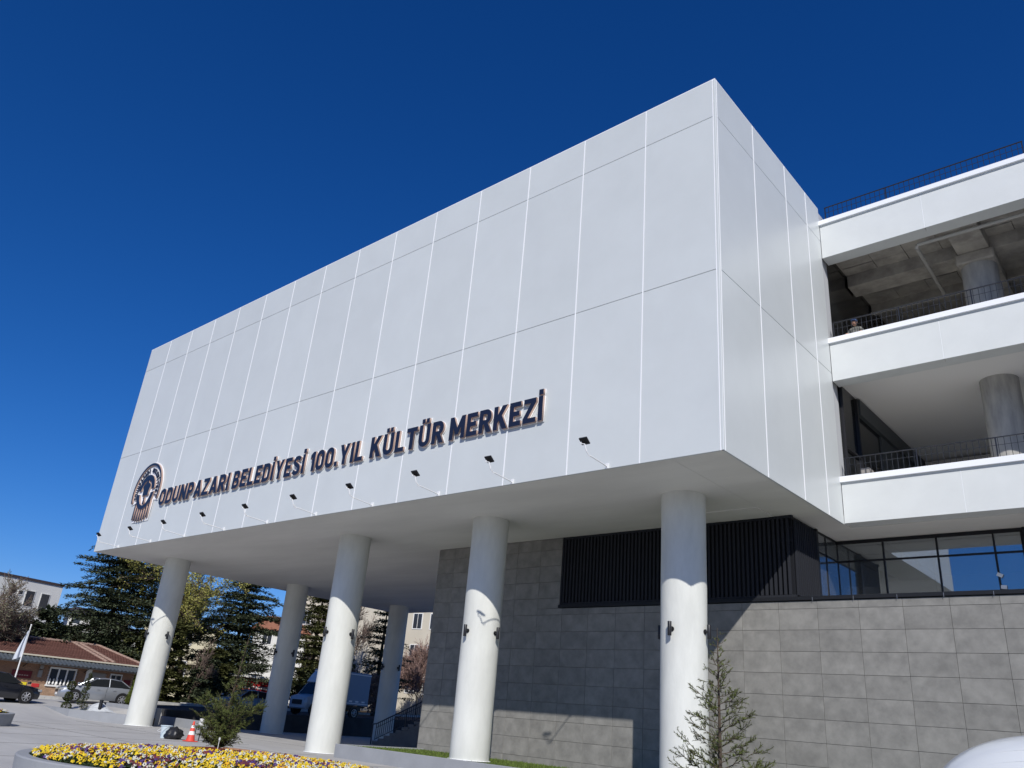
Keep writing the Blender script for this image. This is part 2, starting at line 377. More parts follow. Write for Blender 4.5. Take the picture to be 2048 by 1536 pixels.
# columns
CR = 0.655
COLS = {'c4': (-3.02, 3.3), 'c3': (-10.9, 3.3), 'c2': (-18.73, 3.3), 'c1': (-34.1, 3.3), 'a': (-34.3, 11.3), 'b': (-34.0, 19.4)}
def column(x, y, z0, z1, r, material, parent, name='column', n=64):
    b = MB(); prof = [(r, z0 - 0.2)]
    k = 9
    for i in range(k + 1): prof.append((r + 0.004 * math.sin(i * 2.3), z0 + (z1 - z0) * i / k))
    b.lathe(prof, n, x, y)
    o = smooth_angle(b.build(name, material, parent)); return o
for kx, (x, y) in COLS.items():
    o = column(x, y, 0.0, ZS + 0.01, CR, 'column', bld)
    # ragged paint line at the foot
    b = MB(); vs = []; n = 72; rr = random.Random(kx)
    zb = 0.42 if kx in ('c3', 'c4') else 0.0
    pr = []
    for i in range(n):
        t = 2 * math.pi * i / n; r2 = CR + 0.03 + 0.07 * rr.random() ** 2
        vs.append((x + r2 * math.cos(t), y + r2 * math.sin(t), zb + 0.012))
    for i in range(n):
        t = 2 * math.pi * i / n; vs.append((x + (CR - 0.01) * math.cos(t), y + (CR - 0.01) * math.sin(t), zb + 0.03))
    b.add(vs, [(i, (i + 1) % n, n + (i + 1) % n, n + i) for i in range(n)])
    b.build('paint_skirt', 'joint', o)

# grey tiled wall
YW = 6.48
XL = -16.81
tw = MB(); tw.box(XL + 0.02, 10.4, YW + 0.012, YW + 0.30, -0.1, 5.70); tw.box(XL + 0.02, -10.0, YW + 0.012, YW + 0.30, 5.70, ZS)
wall = tw.build('tiled_wall', 'grout', bld)
TX0, TW_, TZ0, TH = -0.39, 1.186, 4.865, 0.608
jx = sorted(set([XL] + [TX0 + TW_ * i for i in range(-14, 10) if XL + 0.1 < TX0 + TW_ * i < 10.4] + [10.4]))
jz = [0.38] + [TZ0 + TH * i for i in range(-8, 7) if 0.5 < TZ0 + TH * i < ZS - 0.05] 
tile_cache = {}
trng = random.Random(11)
def tile(x0, x1, z0, z1):
    g = 0.004
    w, h = round(x1 - x0 - 2 * g, 4), round(z1 - z0 - 2 * g, 4)
    if w < 0.03 or h < 0.03: return
    if (w, h) not in tile_cache:
        b = MB(); b.bevbox(-w / 2, w / 2, 0, 0.03, -h / 2, h / 2, 0.003)
        me = bpy.data.meshes.new('tile'); me.from_pydata(b.v, [], b.f); me.materials.append(MATS['tile']); tile_cache[(w, h)] = me
    o = link('tile', tile_cache[(w, h)]); o.parent = wall
    o.location = ((x0 + x1) / 2, YW - 0.018 + trng.uniform(-0.002, 0.002), (z0 + z1) / 2)
    o.rotation_euler = (trng.uniform(-0.0015, 0.0015), 0, trng.uniform(-0.0012, 0.0012))
for i in range(len(jx) - 1):
    x0, x1 = jx[i], jx[i + 1]
    straddle = x0 < -10.02 < x1
    top = ZS - 0.01 if x0 < -10.05 else 5.70
    zz = sorted([z for z in jz if z < top - 0.03] + [top] + ([5.705] if straddle else []))
    for j in range(len(zz) - 1):
        tile(x0, -10.02 if straddle and zz[j] > 5.7 else x1, zz[j], zz[j + 1])
b = MB(); b.bevbox(-10.05, 10.5, YW - 0.07, YW + 0.32, 5.715, 5.83, 0.008); b.build('coping', 'anthracite', bld)
for i in range(9):
    cl = MB(); cl.box(-0.5 + 2.372 * i / 2, -0.492 + 2.372 * i / 2, YW - 0.078, YW - 0.068, 5.68, 5.80)
    cl.build('coping_clip', 'rim', bld)

# dark slatted screen above the wall
XS1 = -1.02
sc = MB(); sc.box(-9.98, XS1 - 0.05, YW + 0.14, YW + 0.24, 5.84, ZS - 0.004)
sc.box(XS1 - 0.15, XS1 - 0.05, YW + 0.24, 8.42, 5.84, ZS - 0.004)
screen = sc.build('slatted_screen', 'anthracite', bld)
b = MB(); b.box(-9.99, XS1 + 0.02, YW - 0.02, YW + 0.09, ZS - 0.09, ZS - 0.006); b.box(-9.99, XS1 + 0.02, YW - 0.02, YW + 0.09, 5.835, 5.90); b.build('screen_rail', 'louver', screen)
b = MB(); b.box(-10.0, -9.94, YW - 0.03, YW + 0.2, 5.84, ZS - 0.006); b.build('screen_edge', 'louver', screen)
b = MB(); b.box(-9.97, XS1 - 0.03, YW + 0.10, YW + 0.135, 7.55, 7.62); b.box(-9.97, XS1 - 0.03, YW + 0.10, YW + 0.135, 7.98, 8.04); b.build('screen_batten', 'louver', screen)
sm = MB(); sm.bevbox(-0.040, 0.040, 0.0, 0.07, 5.905, ZS - 0.095, 0.004)
sme = bpy.data.meshes.new('slat'); sme.from_pydata(sm.v, [], sm.f); sme.materials.append(MATS['louver'])
x = -9.88
while x < XS1 - 0.02:
    o = link('slat', sme); o.parent = screen; o.location = (x, YW - 0.01, 0); x += 0.150
y = YW + 0.22
while y < 8.40:
    o = link('slat', sme); o.parent = screen; o.location = (XS1 + 0.04, y, 0); o.rotation_euler = (0, 0, R(90)); y += 0.150
b = MB(); b.box(XS1 - 0.14, XS1 + 0.03, 8.42, 8.54, 5.25, ZS - 0.006); b.build('screen_post', 'anthracite', screen)

# terrace behind the parapet and the glazed storey
YG = 10.52
XG = -1.12
b = MB(); b.box(XG - 0.1, 10.4, YW + 0.3, YG + 0.3, 4.95, 5.2); b.build('terrace_floor', 'paving', bld)
gz = MB()
fw = 0.024
mx = [XG, 0.42, 2.07, 3.69, 4.45]
gz.box(XG - 0.04, 4.6, YG - 0.03, YG + 0.05, ZS - 0.09, ZS + 0.02); gz.box(XG - 0.04, 10.4, YG - 0.03, YG + 0.05, 5.2, 5.30)
gz.box(XG - 0.04, 4.6, YG - 0.025, YG + 0.045, 7.635, 7.695)
glz = gz.build('glazing_frame', 'anthracite', bld)
for xm in mx:
    b = MB(); b.box(xm - fw, xm + fw, YG - 0.045, YG + 0.05, 5.31, ZS - 0.1); b.build('mullion', 'anthracite', glz)
def pane(x0, x1, y0, y1, z0, z1):
    b = MB()
    if abs(y1 - y0) < 0.01: b.box(x0, x1, y0, y0 + 0.012, z0, z1)
    else: b.box(x0, x0 + 0.012, y0, y1, z0, z1)
    return b.build('pane', 'glass', glz)
for i in range(4):
    pane(mx[i] + fw, mx[i + 1] - fw, YG, YG, 7.695, ZS - 0.09); pane(mx[i] + fw, mx[i + 1] - fw, YG, YG, 5.30, 7.635)
gs = MB(); gs.box(XG - 0.04, XG + 0.03, 8.55, YG - 0.05, ZS - 0.06, ZS + 0.02); gs.box(XG - 0.03, XG + 0.03, 8.55, YG - 0.05, 7.64, 7.69); gs.build('side_frame', 'anthracite', glz)
b = MB(); b.box(XG - 0.03, XG + 0.03, 9.42, 9.48, 5.31, ZS - 0.06); b.build('mullion', 'anthracite', glz)
for (y0, y1) in ((8.55, 9.42), (9.48, YG - 0.05)):
    pane(XG, XG, y0, y1, 7.69, ZS - 0.06); pane(XG, XG, y0, y1, 5.25, 7.64)
b = MB(); b.box(4.50, 5.9, YG - 0.10, YG + 0.3, 5.2, ZS + 0.02); b.build('dark_pier', 'anthracite', bld)
b = MB(); b.box(5.9, 10.4, YG, YG + 0.3, 5.2, ZS + 0.02); b.build('plain_wall', 'plaster', bld)
# notices taped to the glass
for (px_, pz_, a) in ((3.72, 6.98, 0.5), (3.78, 6.62, 0.1), (4.20, 6.30, 0.25)):
    b = MB(); b.box(-0.08, 0.08, -0.006, 0.0, -0.055, 0.055); o = b.build('notice', 'paper', glz); o.location = (px_, YG - 0.05 if px_ < 4 else YG - 0.008, pz_); o.rotation_euler = (0, a, 0)
# rooms behind
b = MB(); b.box(XL + 0.4, 10.4, 19.0, 19.2, 0, 19.3); b.build('back_wall', 'interior_wall', bld)
b = MB(); b.box(XG - 6, XG - 5.9, YW + 0.35, 19.0, 5.2, ZS); b.build('inner_wall', 'interior_wall', bld)
b = MB(); b.box(XL + 0.3, 10.4, YG + 0.3, 19.0, 5.0, 5.2); b.build('inner_floor', 'paving', bld)
b = MB(); b.box(XG + 0.9, XG + 1.0, 12.0, 14.0, 5.2, 7.6); b.box(XG + 1.0, XG + 2.2, 13.9, 14.0, 5.2, 7.6); b.build('inner_partition', 'black_glazing', bld)
b = MB(); b.box(XL + 0.3, XL + 0.5, YW + 0.31, 19.0, 0, ZS); b.build('end_wall', 'grout', bld)
b = MB(); b.box(10.2, 10.4, YW + 0.31, 19.0, -0.1, 19.3); b.build('far_wall', 'plaster', bld)

# balconies: three white bands with copings
BANDS = [(8.39, 9.93, 9.10), (13.38, 15.01, 14.0), (18.36, 19.97, 19.3)]
XE = 10.4
balc = []
for bi, (z0, z1, zf) in enumerate(BANDS):
    t = 0.60
    b = MB()
    seams = [0.012, 3.53, 7.06, XE]
    for q in range(3):
        b.bevbox(seams[q] + (0 if q == 0 else 0.006), seams[q + 1] - 0.006, D + 0.0, D + 0.22, z0, z1 - 0.25, 0.004)
    b.box(0.012, XE, D + 0.20, D + 0.21, z0 + 0.01, z1 - 0.26)
    o = b.build('balcony_band', 'plaster', bld); balc.append(o)
    for q in (1, 2):
        jb = MB(); jb.box(seams[q] - 0.006, seams[q] + 0.006, D - 0.003, D + 0.02, z0 + 0.003, z1 - 0.255); jb.build('joint_strip', 'joint', o)
    cb = MB(); cb.bevbox(-0.012 if bi else -0.01, XE, D - 0.085, D + 0.30, z1 - 0.20, z1, 0.01); cb.build('coping', 'joint', o)
    cb = MB(); cb.box(0.015, XE, D - 0.02, D + 0.21, z1 - 0.25, z1 - 0.20); cb.build('shadow_groove', 'panel', o)
    # white underside beam
    ub = MB(); ub.box(0.012, XE, D + 0.221, D + t, z0 + 0.004, zf - 0.02); ub.build('edge_beam', 'plaster', o)
# lowest soffit continues to the glass
b = MB(); b.box(-1.5, XE, D + 0.602, 9.66, ZS + 0.015, ZS + 0.3); b.box(XG - 0.5, XE, 9.665, YG + 0.6, ZS + 0.03, ZS + 0.3); b.build('balcony_soffit', 'soffit', bld)
b = MB(); b.box(-1.6, 0.010, D + 0.022, D + 0.60, ZS + 0.014, ZS + 0.3); b.build('balcony_soffit', 'soffit', bld)
# floors and ceilings
b = MB(); b.box(-0.04, XE, D + 0.6, 19.0, 8.7, 9.08); b.build('floor_slab', 'ceiling_white', bld)
b = MB(); b.box(-0.04, XE, D + 0.602, 19.0, 13.60, 13.95); b.build('gypsum_ceiling', 'ceiling_white', bld)
b = MB(); b.box(-0.04, XE, D + 0.602, 19.0, 18.98, 19.28); slab = b.build('roof_slab', 'raw_concrete', bld)
# formwork panels and beams under the top slab
def beam(x0, x1, y0, y1, z0, z1): 
    b = MB(); b.bevbox(x0, x1, y0, y1, z0, z1, 0.015); return b.build('concrete_beam', 'raw_concrete', slab)
beam(0.0, XE, 10.85, 11.75, 18.42, 18.985); beam(3.95, 4.95, D + 0.605, 10.845, 18.42, 18.985); beam(3.95, 4.95, 11.755, 18.9, 18.42, 18.985)
beam(0.0, 3.945, 13.6, 14.0, 18.6, 18.985); beam(4.955, XE, 13.6, 14.0, 18.6, 18.985); beam(0.0, XE, D + 0.61, D + 0.85, 18.62, 18.985)
fm = MB()
for i in range(9):
    for j in range(8):
        x0 = 0.05 + i * 1.15; y0 = 9.1 + j * 1.2
        fm.box(x0, x0 + 1.125, y0, y0 + 1.175, 18.955 - 0.009 * ((i * 7 + j * 3) % 4), 18.982)
kind(fm.build('formwork_board', 'raw_concrete', slab), 'stuff')
CCX, CCY = 4.45, 11.3
column(CCX, CCY, 9.28, 13.60, 0.58, 'conc_column', bld, 'concrete_column')
cc = column(CCX, CCY, 14.15, 18.42, 0.58, 'conc_column', bld, 'concrete_column')
b = MB(); b.bevbox(CCX - 0.62, CCX + 0.62, CCY - 0.64, CCY + 0.64, 18.02, 18.44, 0.05); b.build('column_head', 'raw_concrete', cc)
# dark side of the box seen inside the balconies
b = MB(); b.box(-0.2, -0.045, D + 0.6, 19.0, 8.7, 19.2); side = b.build('balcony_side_wall', 'black_glazing', bld)
b = MB(); b.box(-0.044, 0.10, 10.6, 18.9, 12.95, 13.55); b.build('dark_fascia', 'fascia_dark', side)
b = MB(); b.box(-0.044, 0.02, 13.0, 18.9, 9.1, 12.9); b.build('grey_screen', 'fascia_dark', side)
b = MB(); b.box(-0.044, 0.06, 10.4, 10.5, 9.1, 13.5); b.box(-0.044, 0.05, 8.95, 9.0, 9.1, 13.5); b.box(-0.044, 0.04, 9.0, 10.4, 11.2, 11.26); b.build('black_frame', 'blackmetal', side)
b = MB(); b.box(0.012, XE, 18.6, 18.75, 9.1, 13.5); b.build('rear_wall', 'interior_wall', bld)
b = MB(); b.box(0.012, XE, 18.6, 18.75, 14.0, 18.9); b.build('rear_wall', 'raw_concrete', bld)
# plastic drain pipes under the top slab
pp = MB(); r = 0.065
pp.path([(10.0, 9.05, 18.30), (3.05, 9.05, 18.30)], r, 10); pp.path([(3.05, 9.05, 18.30), (3.0, 9.15, 18.22), (3.0, 12.3, 18.0)], r, 10)
pp.path([(3.0, 12.3, 18.0), (3.0, 12.45, 17.95)], r * 1.25, 10); pp.path([(0.3, 12.5, 17.93), (3.3, 12.5, 17.93), (3.8, 12.1, 17.7), (3.9, 12.0, 17.2)], r, 10)
smooth_angle(pp.build('drain_pipe', 'pvc', bld))

# railings
def railing(label, z, x0, x1, y, end=False):
    t = thing('balcony_railing', label, 'railing', (x0, y, z))
    h = 0.70
    b = MB(); b.bevbox(x0, x1, y - 0.022, y + 0.022, z + h - 0.028, z + h, 0.004); b.build('handrail', 'railing', t)
    b = MB(); b.box(x0, x1, y - 0.006, y + 0.006, z + 0.44, z + 0.452); b.build('mid_rail', 'railing', t)
    b = MB(); b.box(x0, x1, y - 0.006, y + 0.006, z + 0.06, z + 0.072); b.build('bottom_rail', 'railing', t)
    bm_ = MB(); bm_.box(-0.0075, 0.0075, -0.0075, 0.0075, z + 0.01, z + h - 0.036)
    me = bpy.data.meshes.new('baluster'); me.from_pydata(bm_.v, [], bm_.f); me.materials.append(MATS['railing'])
    n = int((x1 - x0) / 0.165)
    for i in range(1, n):
        o = link('baluster', me, t); o.location = (x0 + (x1 - x0) * i / n, y, 0)
    for xx in ([x0 + 0.03, x1 - 0.03] + [x0 + 0.03 + 2.2 * q for q in range(1, int((x1 - x0) / 2.2))]):
        b = MB(); b.box(xx - 0.018, xx + 0.018, y - 0.018, y + 0.018, z - 0.02, z + h - 0.03); b.build('post', 'railing', t)
    return t
railing('thin black railing on the roof edge above the topmost white band', 19.975, 0.16, 6.72, 8.42, True)
railing('thin black railing on the open concrete balcony with the person behind it', 15.015, 0.10, XE, 8.42)
railing('thin black railing on the white-ceilinged lower balcony', 9.935, 0.10, XE, 8.42)

# ------------------------------------------------------------------ raised lettering
def arc(cx, cy, rx, ry, a0, a1, n=10):
    return [(cx + rx * math.cos(R(a0 + (a1 - a0) * i / n)), cy + ry * math.sin(R(a0 + (a1 - a0) * i / n))) for i in range(n + 1)]
def rrect(x0, y0, x1, y1, r, ry=None):
    ry = ry or r
    return arc(x1 - r, y1 - ry, r, ry, 0, 90) + arc(x0 + r, y1 - ry, r, ry, 90, 180) + arc(x0 + r, y0 + ry, r, ry, 180, 270) + arc(x1 - r, y0 + ry, r, ry, 270, 360)
def rect(x0, y0, x1, y1): return [(x0, y0), (x1, y0), (x1, y1), (x0, y1)]
def stroke(pts, w):
    L = []; Rr = []
    for i, p in enumerate(pts):
        a = pts[max(0, i - 1)]; b = pts[min(len(pts) - 1, i + 1)]
        dx, dy = b[0] - a[0], b[1] - a[1]; q = math.hypot(dx, dy); nx_, ny_ = -dy / q * w / 2, dx / q * w / 2
        L.append((p[0] + nx_, p[1] + ny_)); Rr.append((p[0] - nx_, p[1] - ny_))
    return L + Rr[::-1]
S_ = 0.20
def bowl(x0, xr, y0, y1):       # right-rounded slab from x0 to xr
    r = (y1 - y0) / 2; rx = min(r, xr - x0)
    return [(x0, y0)] + arc(xr - rx, (y0 + y1) / 2, rx, r, -90, 90, 14) + [(x0, y1)]
U_out = [(0, 1), (0, 0.32)] + arc(0.33, 0.32, 0.33, 0.33, 180, 360, 16) + [(0.66, 1), (0.46, 1)] + arc(0.33, 0.32, 0.13, 0.14, 360, 180, 12) + [(0.20, 1)]
GLY = {
 'O': (0.68, [rrect(0, -0.01, 0.68, 1.01, 0.33), rrect(0.20, 0.18, 0.48, 0.82, 0.135)]),
 '0': (0.62, [rrect(0, -0.01, 0.62, 1.01, 0.30), rrect(0.19, 0.18, 0.43, 0.82, 0.115)]),
 'D': (0.66, [[(0, 0), (0.36, 0)] + arc(0.36, 0.30, 0.30, 0.30, -90, 0) + arc(0.36, 0.70, 0.30, 0.30, 0, 90) + [(0, 1)], [(0.20, 0.18), (0.35, 0.18)] + arc(0.35, 0.29, 0.11, 0.11, -90, 0) + arc(0.35, 0.71, 0.11, 0.11, 0, 90) + [(0.20, 0.82)]]),
 'U': (0.66, [U_out]),
 'Ü': (0.66, [U_out, rect(0.12, 1.09, 0.28, 1.27), rect(0.38, 1.09, 0.54, 1.27)]),
 'N': (0.70, [[(0, 0), (0, 1), (0.20, 1), (0.50, 0.42), (0.50, 1), (0.70, 1), (0.70, 0), (0.50, 0), (0.20, 0.58), (0.20, 0)]]),
 'P': (0.63, [[(0, 0), (0.20, 0), (0.20, 0.33), (0.34, 0.33)] + arc(0.34, 0.665, 0.29, 0.335, -90, 90, 14) + [(0, 1)], [(0.20, 0.51), (0.34, 0.51)] + arc(0.34, 0.665, 0.10, 0.155, -90, 90, 10) + [(0.20, 0.82)]]),
 'A': (0.74, [[(0, 0), (0.25, 1), (0.49, 1), (0.74, 0), (0.53, 0), (0.485, 0.19), (0.255, 0.19), (0.21, 0)], [(0.295, 0.36), (0.445, 0.36), (0.37, 0.72)]]),
 'Z': (0.64, [[(0, 0), (0, 0.17), (0.40, 0.82), (0.03, 0.82), (0.03, 1), (0.63, 1), (0.63, 0.83), (0.23, 0.18), (0.64, 0.18), (0.64, 0)]]),
 'R': (0.68, [[(0, 0), (0.20, 0), (0.20, 0.37), (0.28, 0.37), (0.46, 0), (0.68, 0), (0.47, 0.405)] + arc(0.36, 0.69, 0.29, 0.31, -62, 90, 14) + [(0, 1)], [(0.20, 0.54), (0.36, 0.54)] + arc(0.36, 0.68, 0.10, 0.14, -90, 90, 10) + [(0.20, 0.82)]]),
 'I': (0.20, [rect(0, 0, 0.20, 1)]),
 'İ': (0.20, [rect(0, 0, 0.20, 1), rect(0, 1.09, 0.20, 1.29)]),
 'B': (0.66, [[(0, 0), (0.38, 0)] + arc(0.38, 0.285, 0.28, 0.285, -90, 55, 10) + arc(0.36, 0.74, 0.27, 0.26, -38, 90, 10) + [(0, 1)], [(0.20, 0.17), (0.37, 0.17)] + arc(0.37, 0.295, 0.09, 0.125, -90, 90, 8) + [(0.20, 0.42)], [(0.20, 0.59), (0.35, 0.59)] + arc(0.35, 0.71, 0.09, 0.12, -90, 90, 8) + [(0.20, 0.83)]]),
 'E': (0.58, [[(0, 0), (0, 1), (0.57, 1), (0.57, 0.82), (0.20, 0.82), (0.20, 0.60), (0.51, 0.60), (0.51, 0.42), (0.20, 0.42), (0.20, 0.18), (0.58, 0.18), (0.58, 0)]]),
 'L': (0.55, [[(0, 0), (0, 1), (0.20, 1), (0.20, 0.18), (0.55, 0.18), (0.55, 0)]]),
 'T': (0.64, [[(0.22, 0), (0.22, 0.82), (0, 0.82), (0, 1), (0.64, 1), (0.64, 0.82), (0.42, 0.82), (0.42, 0)]]),
 'Y': (0.72, [[(0.26, 0), (0.26, 0.40), (0, 1), (0.22, 1), (0.36, 0.62), (0.50, 1), (0.72, 1), (0.46, 0.40), (0.46, 0)]]),
 'K': (0.72, [[(0, 0), (0, 1), (0.20, 1), (0.20, 0.60), (0.45, 1), (0.69, 1), (0.42, 0.58), (0.72, 0), (0.49, 0), (0.29, 0.41), (0.20, 0.28), (0.20, 0)]]),
 'M': (0.88, [[(0, 0), (0, 1), (0.20, 1), (0.44, 0.48), (0.68, 1), (0.88, 1), (0.88, 0), (0.68, 0), (0.68, 0.58), (0.51, 0.20), (0.37, 0.20), (0.20, 0.58), (0.20, 0)]]),
 '1': (0.36, [[(0.16, 0), (0.16, 0.76), (0.0, 0.66), (0.0, 0.86), (0.17, 1), (0.36, 1), (0.36, 0)]]),
 '.': (0.20, [rect(0, 0, 0.20, 0.20)]),
 'S': (0.62, [stroke([(0.56, 0.80)] + arc(0.36, 0.735, 0.20, 0.165, 60, 90, 3) + arc(0.27, 0.735, 0.165, 0.165, 90, 262, 12) + arc(0.35, 0.285, 0.185, 0.195, 82, -90, 12) + arc(0.27, 0.285, 0.21, 0.195, -90, -118, 3) + [(0.05, 0.20)], 0.19)]),
}
def poly_mesh(contours, depth, off=0.0):
    """flat outlines with holes, given thickness; returns verts in the facade plane: x along, z up, y = depth"""
    cu = bpy.data.curves.new('outline', 'CURVE'); cu.dimensions = '2D'; cu.fill_mode = 'BOTH'; cu.extrude = depth / 2; cu.offset = off
    for c in contours:
        sp = cu.splines.new('POLY'); sp.points.add(len(c) - 1); sp.use_cyclic_u = True
        for p, q in zip(sp.points, c): p.co = (q[0], q[1], 0, 1)
    ob = bpy.data.objects.new('outline', cu); me = bpy.data.meshes.new_from_object(ob)
    for v in me.vertices: v.co = Vector((v.co.x, -v.co.z, v.co.y))
    bpy.data.objects.remove(ob); bpy.data.curves.remove(cu)
    me.update(); return me
def face_and_edge(me, a, b):
    me.materials.clear(); me.materials.append(MATS[a]); me.materials.append(MATS[b])
    for p in me.polygons: p.material_index = 0 if abs(p.normal.y) > 0.7 else 1
CAP = 0.80; ZBASE = 10.225; LD = 0.08; YF = -0.12
glyph_cache = {}
def glyph(ch, cap, depth):
    key = (ch, cap)
    if key not in glyph_cache:
        cs = [[(x * cap, y * cap) for x, y in c] for c in GLY[ch][1]]
        a = poly_mesh(cs, depth, 0.010 * cap / 0.79); face_and_edge(a, 'navy', 'copper_edge')
        b_ = poly_mesh(cs, 0.02, 0.030 * cap / 0.79); b_.materials.clear(); b_.materials.append(MATS['acrylic'])
        glyph_cache[key] = (a, b_)
    return glyph_cache[key]
sign = thing('wall_lettering', 'raised navy letters reading ODUNPAZARI BELEDİYESİ 100.YIL KÜLTÜR MERKEZİ on white panels', 'lettering', (-18, 0, ZBASE))
for word, xa, xb in (('ODUNPAZARI', -30.72, -24.14), ('BELEDİYESİ', -23.8, -18.38), ('100.YIL', -17.97, -14.64), ('KÜLTÜR', -14.19, -10.3), ('MERKEZİ', -10.0, -5.96)):
    ws = [GLY[c][0] * CAP for c in word]
    gap = (xb - xa - sum(ws)) / (len(word) - 1); sx = 1.0
    if gap > 0.14: sx = (xb - xa - 0.125 * (len(word) - 1)) / sum(ws); gap = 0.125
    if gap < 0.07: sx = (xb - xa - 0.085 * (len(word) - 1)) / sum(ws); gap = 0.085
    x = xa
    for c, w_ in zip(word, ws):
        a, b_ = glyph(c, CAP, LD)
        o = link('letter', a, sign); o.location = (x, YF + LD / 2, ZBASE); o.scale = (sx, 1, 1)
        q = link('letter_backing', b_, o); q.location = (0, LD / 2 + 0.012, 0)
        x += w_ * sx + gap
pins = MB()
xx = -30.2
while xx < -5.9:
    pins.tube((xx, YF + LD + 0.02, ZBASE + 0.3), (xx, 0.005, ZBASE + 0.3), 0.012, n=5); xx += 0.42
kind(pins.build('stand_off_pin', 'white_metal', sign), 'stuff')

# ------------------------------------------------------------------ round emblem with ring lettering, tree and stripes
EX, EZ = -32.50, 11.18
emb = thing('wall_emblem', 'round navy emblem with a tree in a lettered ring, above stripes', 'emblem', (EX, 0, 9.6))
def ering(r0, r1, a0, a1, n=40): return arc(0, 0, r1, r1, a0, a1, n) + arc(0, 0, r0, r0, a1, a0, n)
def epart(name, cs):
    me = poly_mesh(cs, 0.08); face_and_edge(me, 'navy', 'copper_edge'); o = link(name, me, emb); o.location = (EX, YF + LD / 2, EZ)
    return o
epart('outer_ring', [ering(1.37, 1.50, -22, 202)])
epart('inner_arch', [ering(0.56, 0.86, 4, 176)])
u_ = arc(0, -0.05, 0.93, 0.93, 184, 356, 30) + arc(0, -0.05, 0.60, 0.72, 352, 188, 30)
epart('lower_bowl', [u_])
tr_ = []
rr = random.Random(3)
for i in range(30):
    t = 2 * math.pi * i / 30; q = 0.40 * (1 + 0.16 * math.sin(5 * t) + 0.1 * rr.uniform(-1, 1)); tr_.append((q * 0.9 * math.cos(t), 0.12 + q * math.sin(t) * 1.05))
epart('tree_crown', [tr_])
epart('tree_trunk', [[(-0.10, -0.72), (0.10, -0.72), (0.055, -0.36), (-0.055, -0.36)]])
for i in range(7):
    xx = -0.78 + i * 0.26; zt = -0.05 - math.sqrt(max(0.02, 0.93 ** 2 - xx ** 2)) - 0.03
    zb = -1.60 + 0.12 * (xx / 0.8) ** 2
    epart('stripe', [rect(xx - 0.06, zb, xx + 0.06, zt)])
ring = 'ODUNPAZARI BELEDİYESİ'
for i, ch in enumerate(ring):
    if ch == ' ': continue
    ang = 196 - i * 212 / (len(ring) - 1)
    a, b_ = glyph(ch, 0.235, 0.03)
    face_and_edge(a, 'navy', 'navy')
    o = link('ring_letter', a, emb); w_ = GLY[ch][0] * 0.235
    th = R(ang - 90); rx = 0.995
    o.location = (EX + math.cos(R(ang)) * rx - math.cos(th) * w_ / 2, YF + 0.03, EZ + math.sin(R(ang)) * rx - math.sin(th) * w_ / 2)
    o.rotation_euler = (0, -th, 0)
bk = [arc(0, 0, 1.56, 1.56, -24, 204, 50) + [(-0.96, -0.55), (-0.90, -1.62), (0.90, -1.62), (0.96, -0.55)]]
pm = poly_mesh(bk, 0.02); pm.materials.clear(); pm.materials.append(MATS['acrylic']); o = link('emblem_backing', pm, emb); o.location = (EX, -0.025, EZ)

# ------------------------------------------------------------------ floodlights on arms along the lower edge
def floodlight(label, x):
    t = thing('floodlight', label, 'floodlight', (x, 0, ZS), 'floodlights on arms under the lettering')
    z = ZS + 0.05
    b = MB(); b.box(x - 0.05, x + 0.05, -0.03, 0.0, z - 0.05, z + 0.10); b.build('wall_bracket', 'white_metal', t)
    b = MB(); b.path([(x, -0.03, z), (x + 0.02, -0.20, z + 0.015), (x + 0.06, -0.98, z + 0.05), (x + 0.07, -1.10, z + 0.11), (x + 0.05, -1.17, z + 0.30)], 0.017, 8)
    smooth_angle(b.build('arm', 'white_metal', t))
    b = MB(); b.path([(x + 0.05, -1.17, z + 0.30), (x - 0.09, -1.17, z + 0.34), (x - 0.09, -1.12, z + 0.42)], 0.014, 6); b.path([(x + 0.07, -1.10, z + 0.10), (x + 0.09, -1.0, z + 0.0), (x + 0.065, -0.9, z + 0.045)], 0.008, 5)
    b.build('yoke', 'white_metal', t)
    b = MB(); b.bevbox(-0.135, 0.135, -0.115, 0.115, -0.022, 0.022, 0.010)
    for q in range(5): b.box(-0.105 + q * 0.05, -0.095 + q * 0.05, -0.09, 0.09, -0.04, -0.021)
    h = b.build('lamp_head', 'blackmetal', t)
    h.matrix_parent_inverse = Matrix.Translation((-x, 0, -ZS))
    h.location = (x, -1.12, z + 0.415); h.rotation_euler = (R(-38), 0, 0)
    b = MB(); b.box(-0.115, 0.115, -0.095, 0.095, 0.0225, 0.026); g = b.build('lens', 'lamp_lens', h)
    return t
FL = [(-34.3, 'small black floodlight on a white arm left of the emblem, at the far corner'), (-30.73, 'small black floodlight on a white arm under the first letter O'),
      (-27.36, 'small black floodlight on a white arm under the P of the first word'), (-23.85, 'small black floodlight on a white arm between the first and second words'),
      (-20.48, 'small black floodlight on a white arm under the middle of the second word'), (-17.12, 'small black floodlight on a white arm under the number 100'),
      (-13.72, 'small black floodlight on a white arm under the K of the fourth word'), (-10.30, 'small black floodlight on a white arm between the fourth and fifth words'),
      (-7.04, 'small black floodlight on a white arm under the last word'), (-3.53, 'black floodlight on a white arm past the end of the lettering')]
for x, lb in FL: floodlight(lb, x)

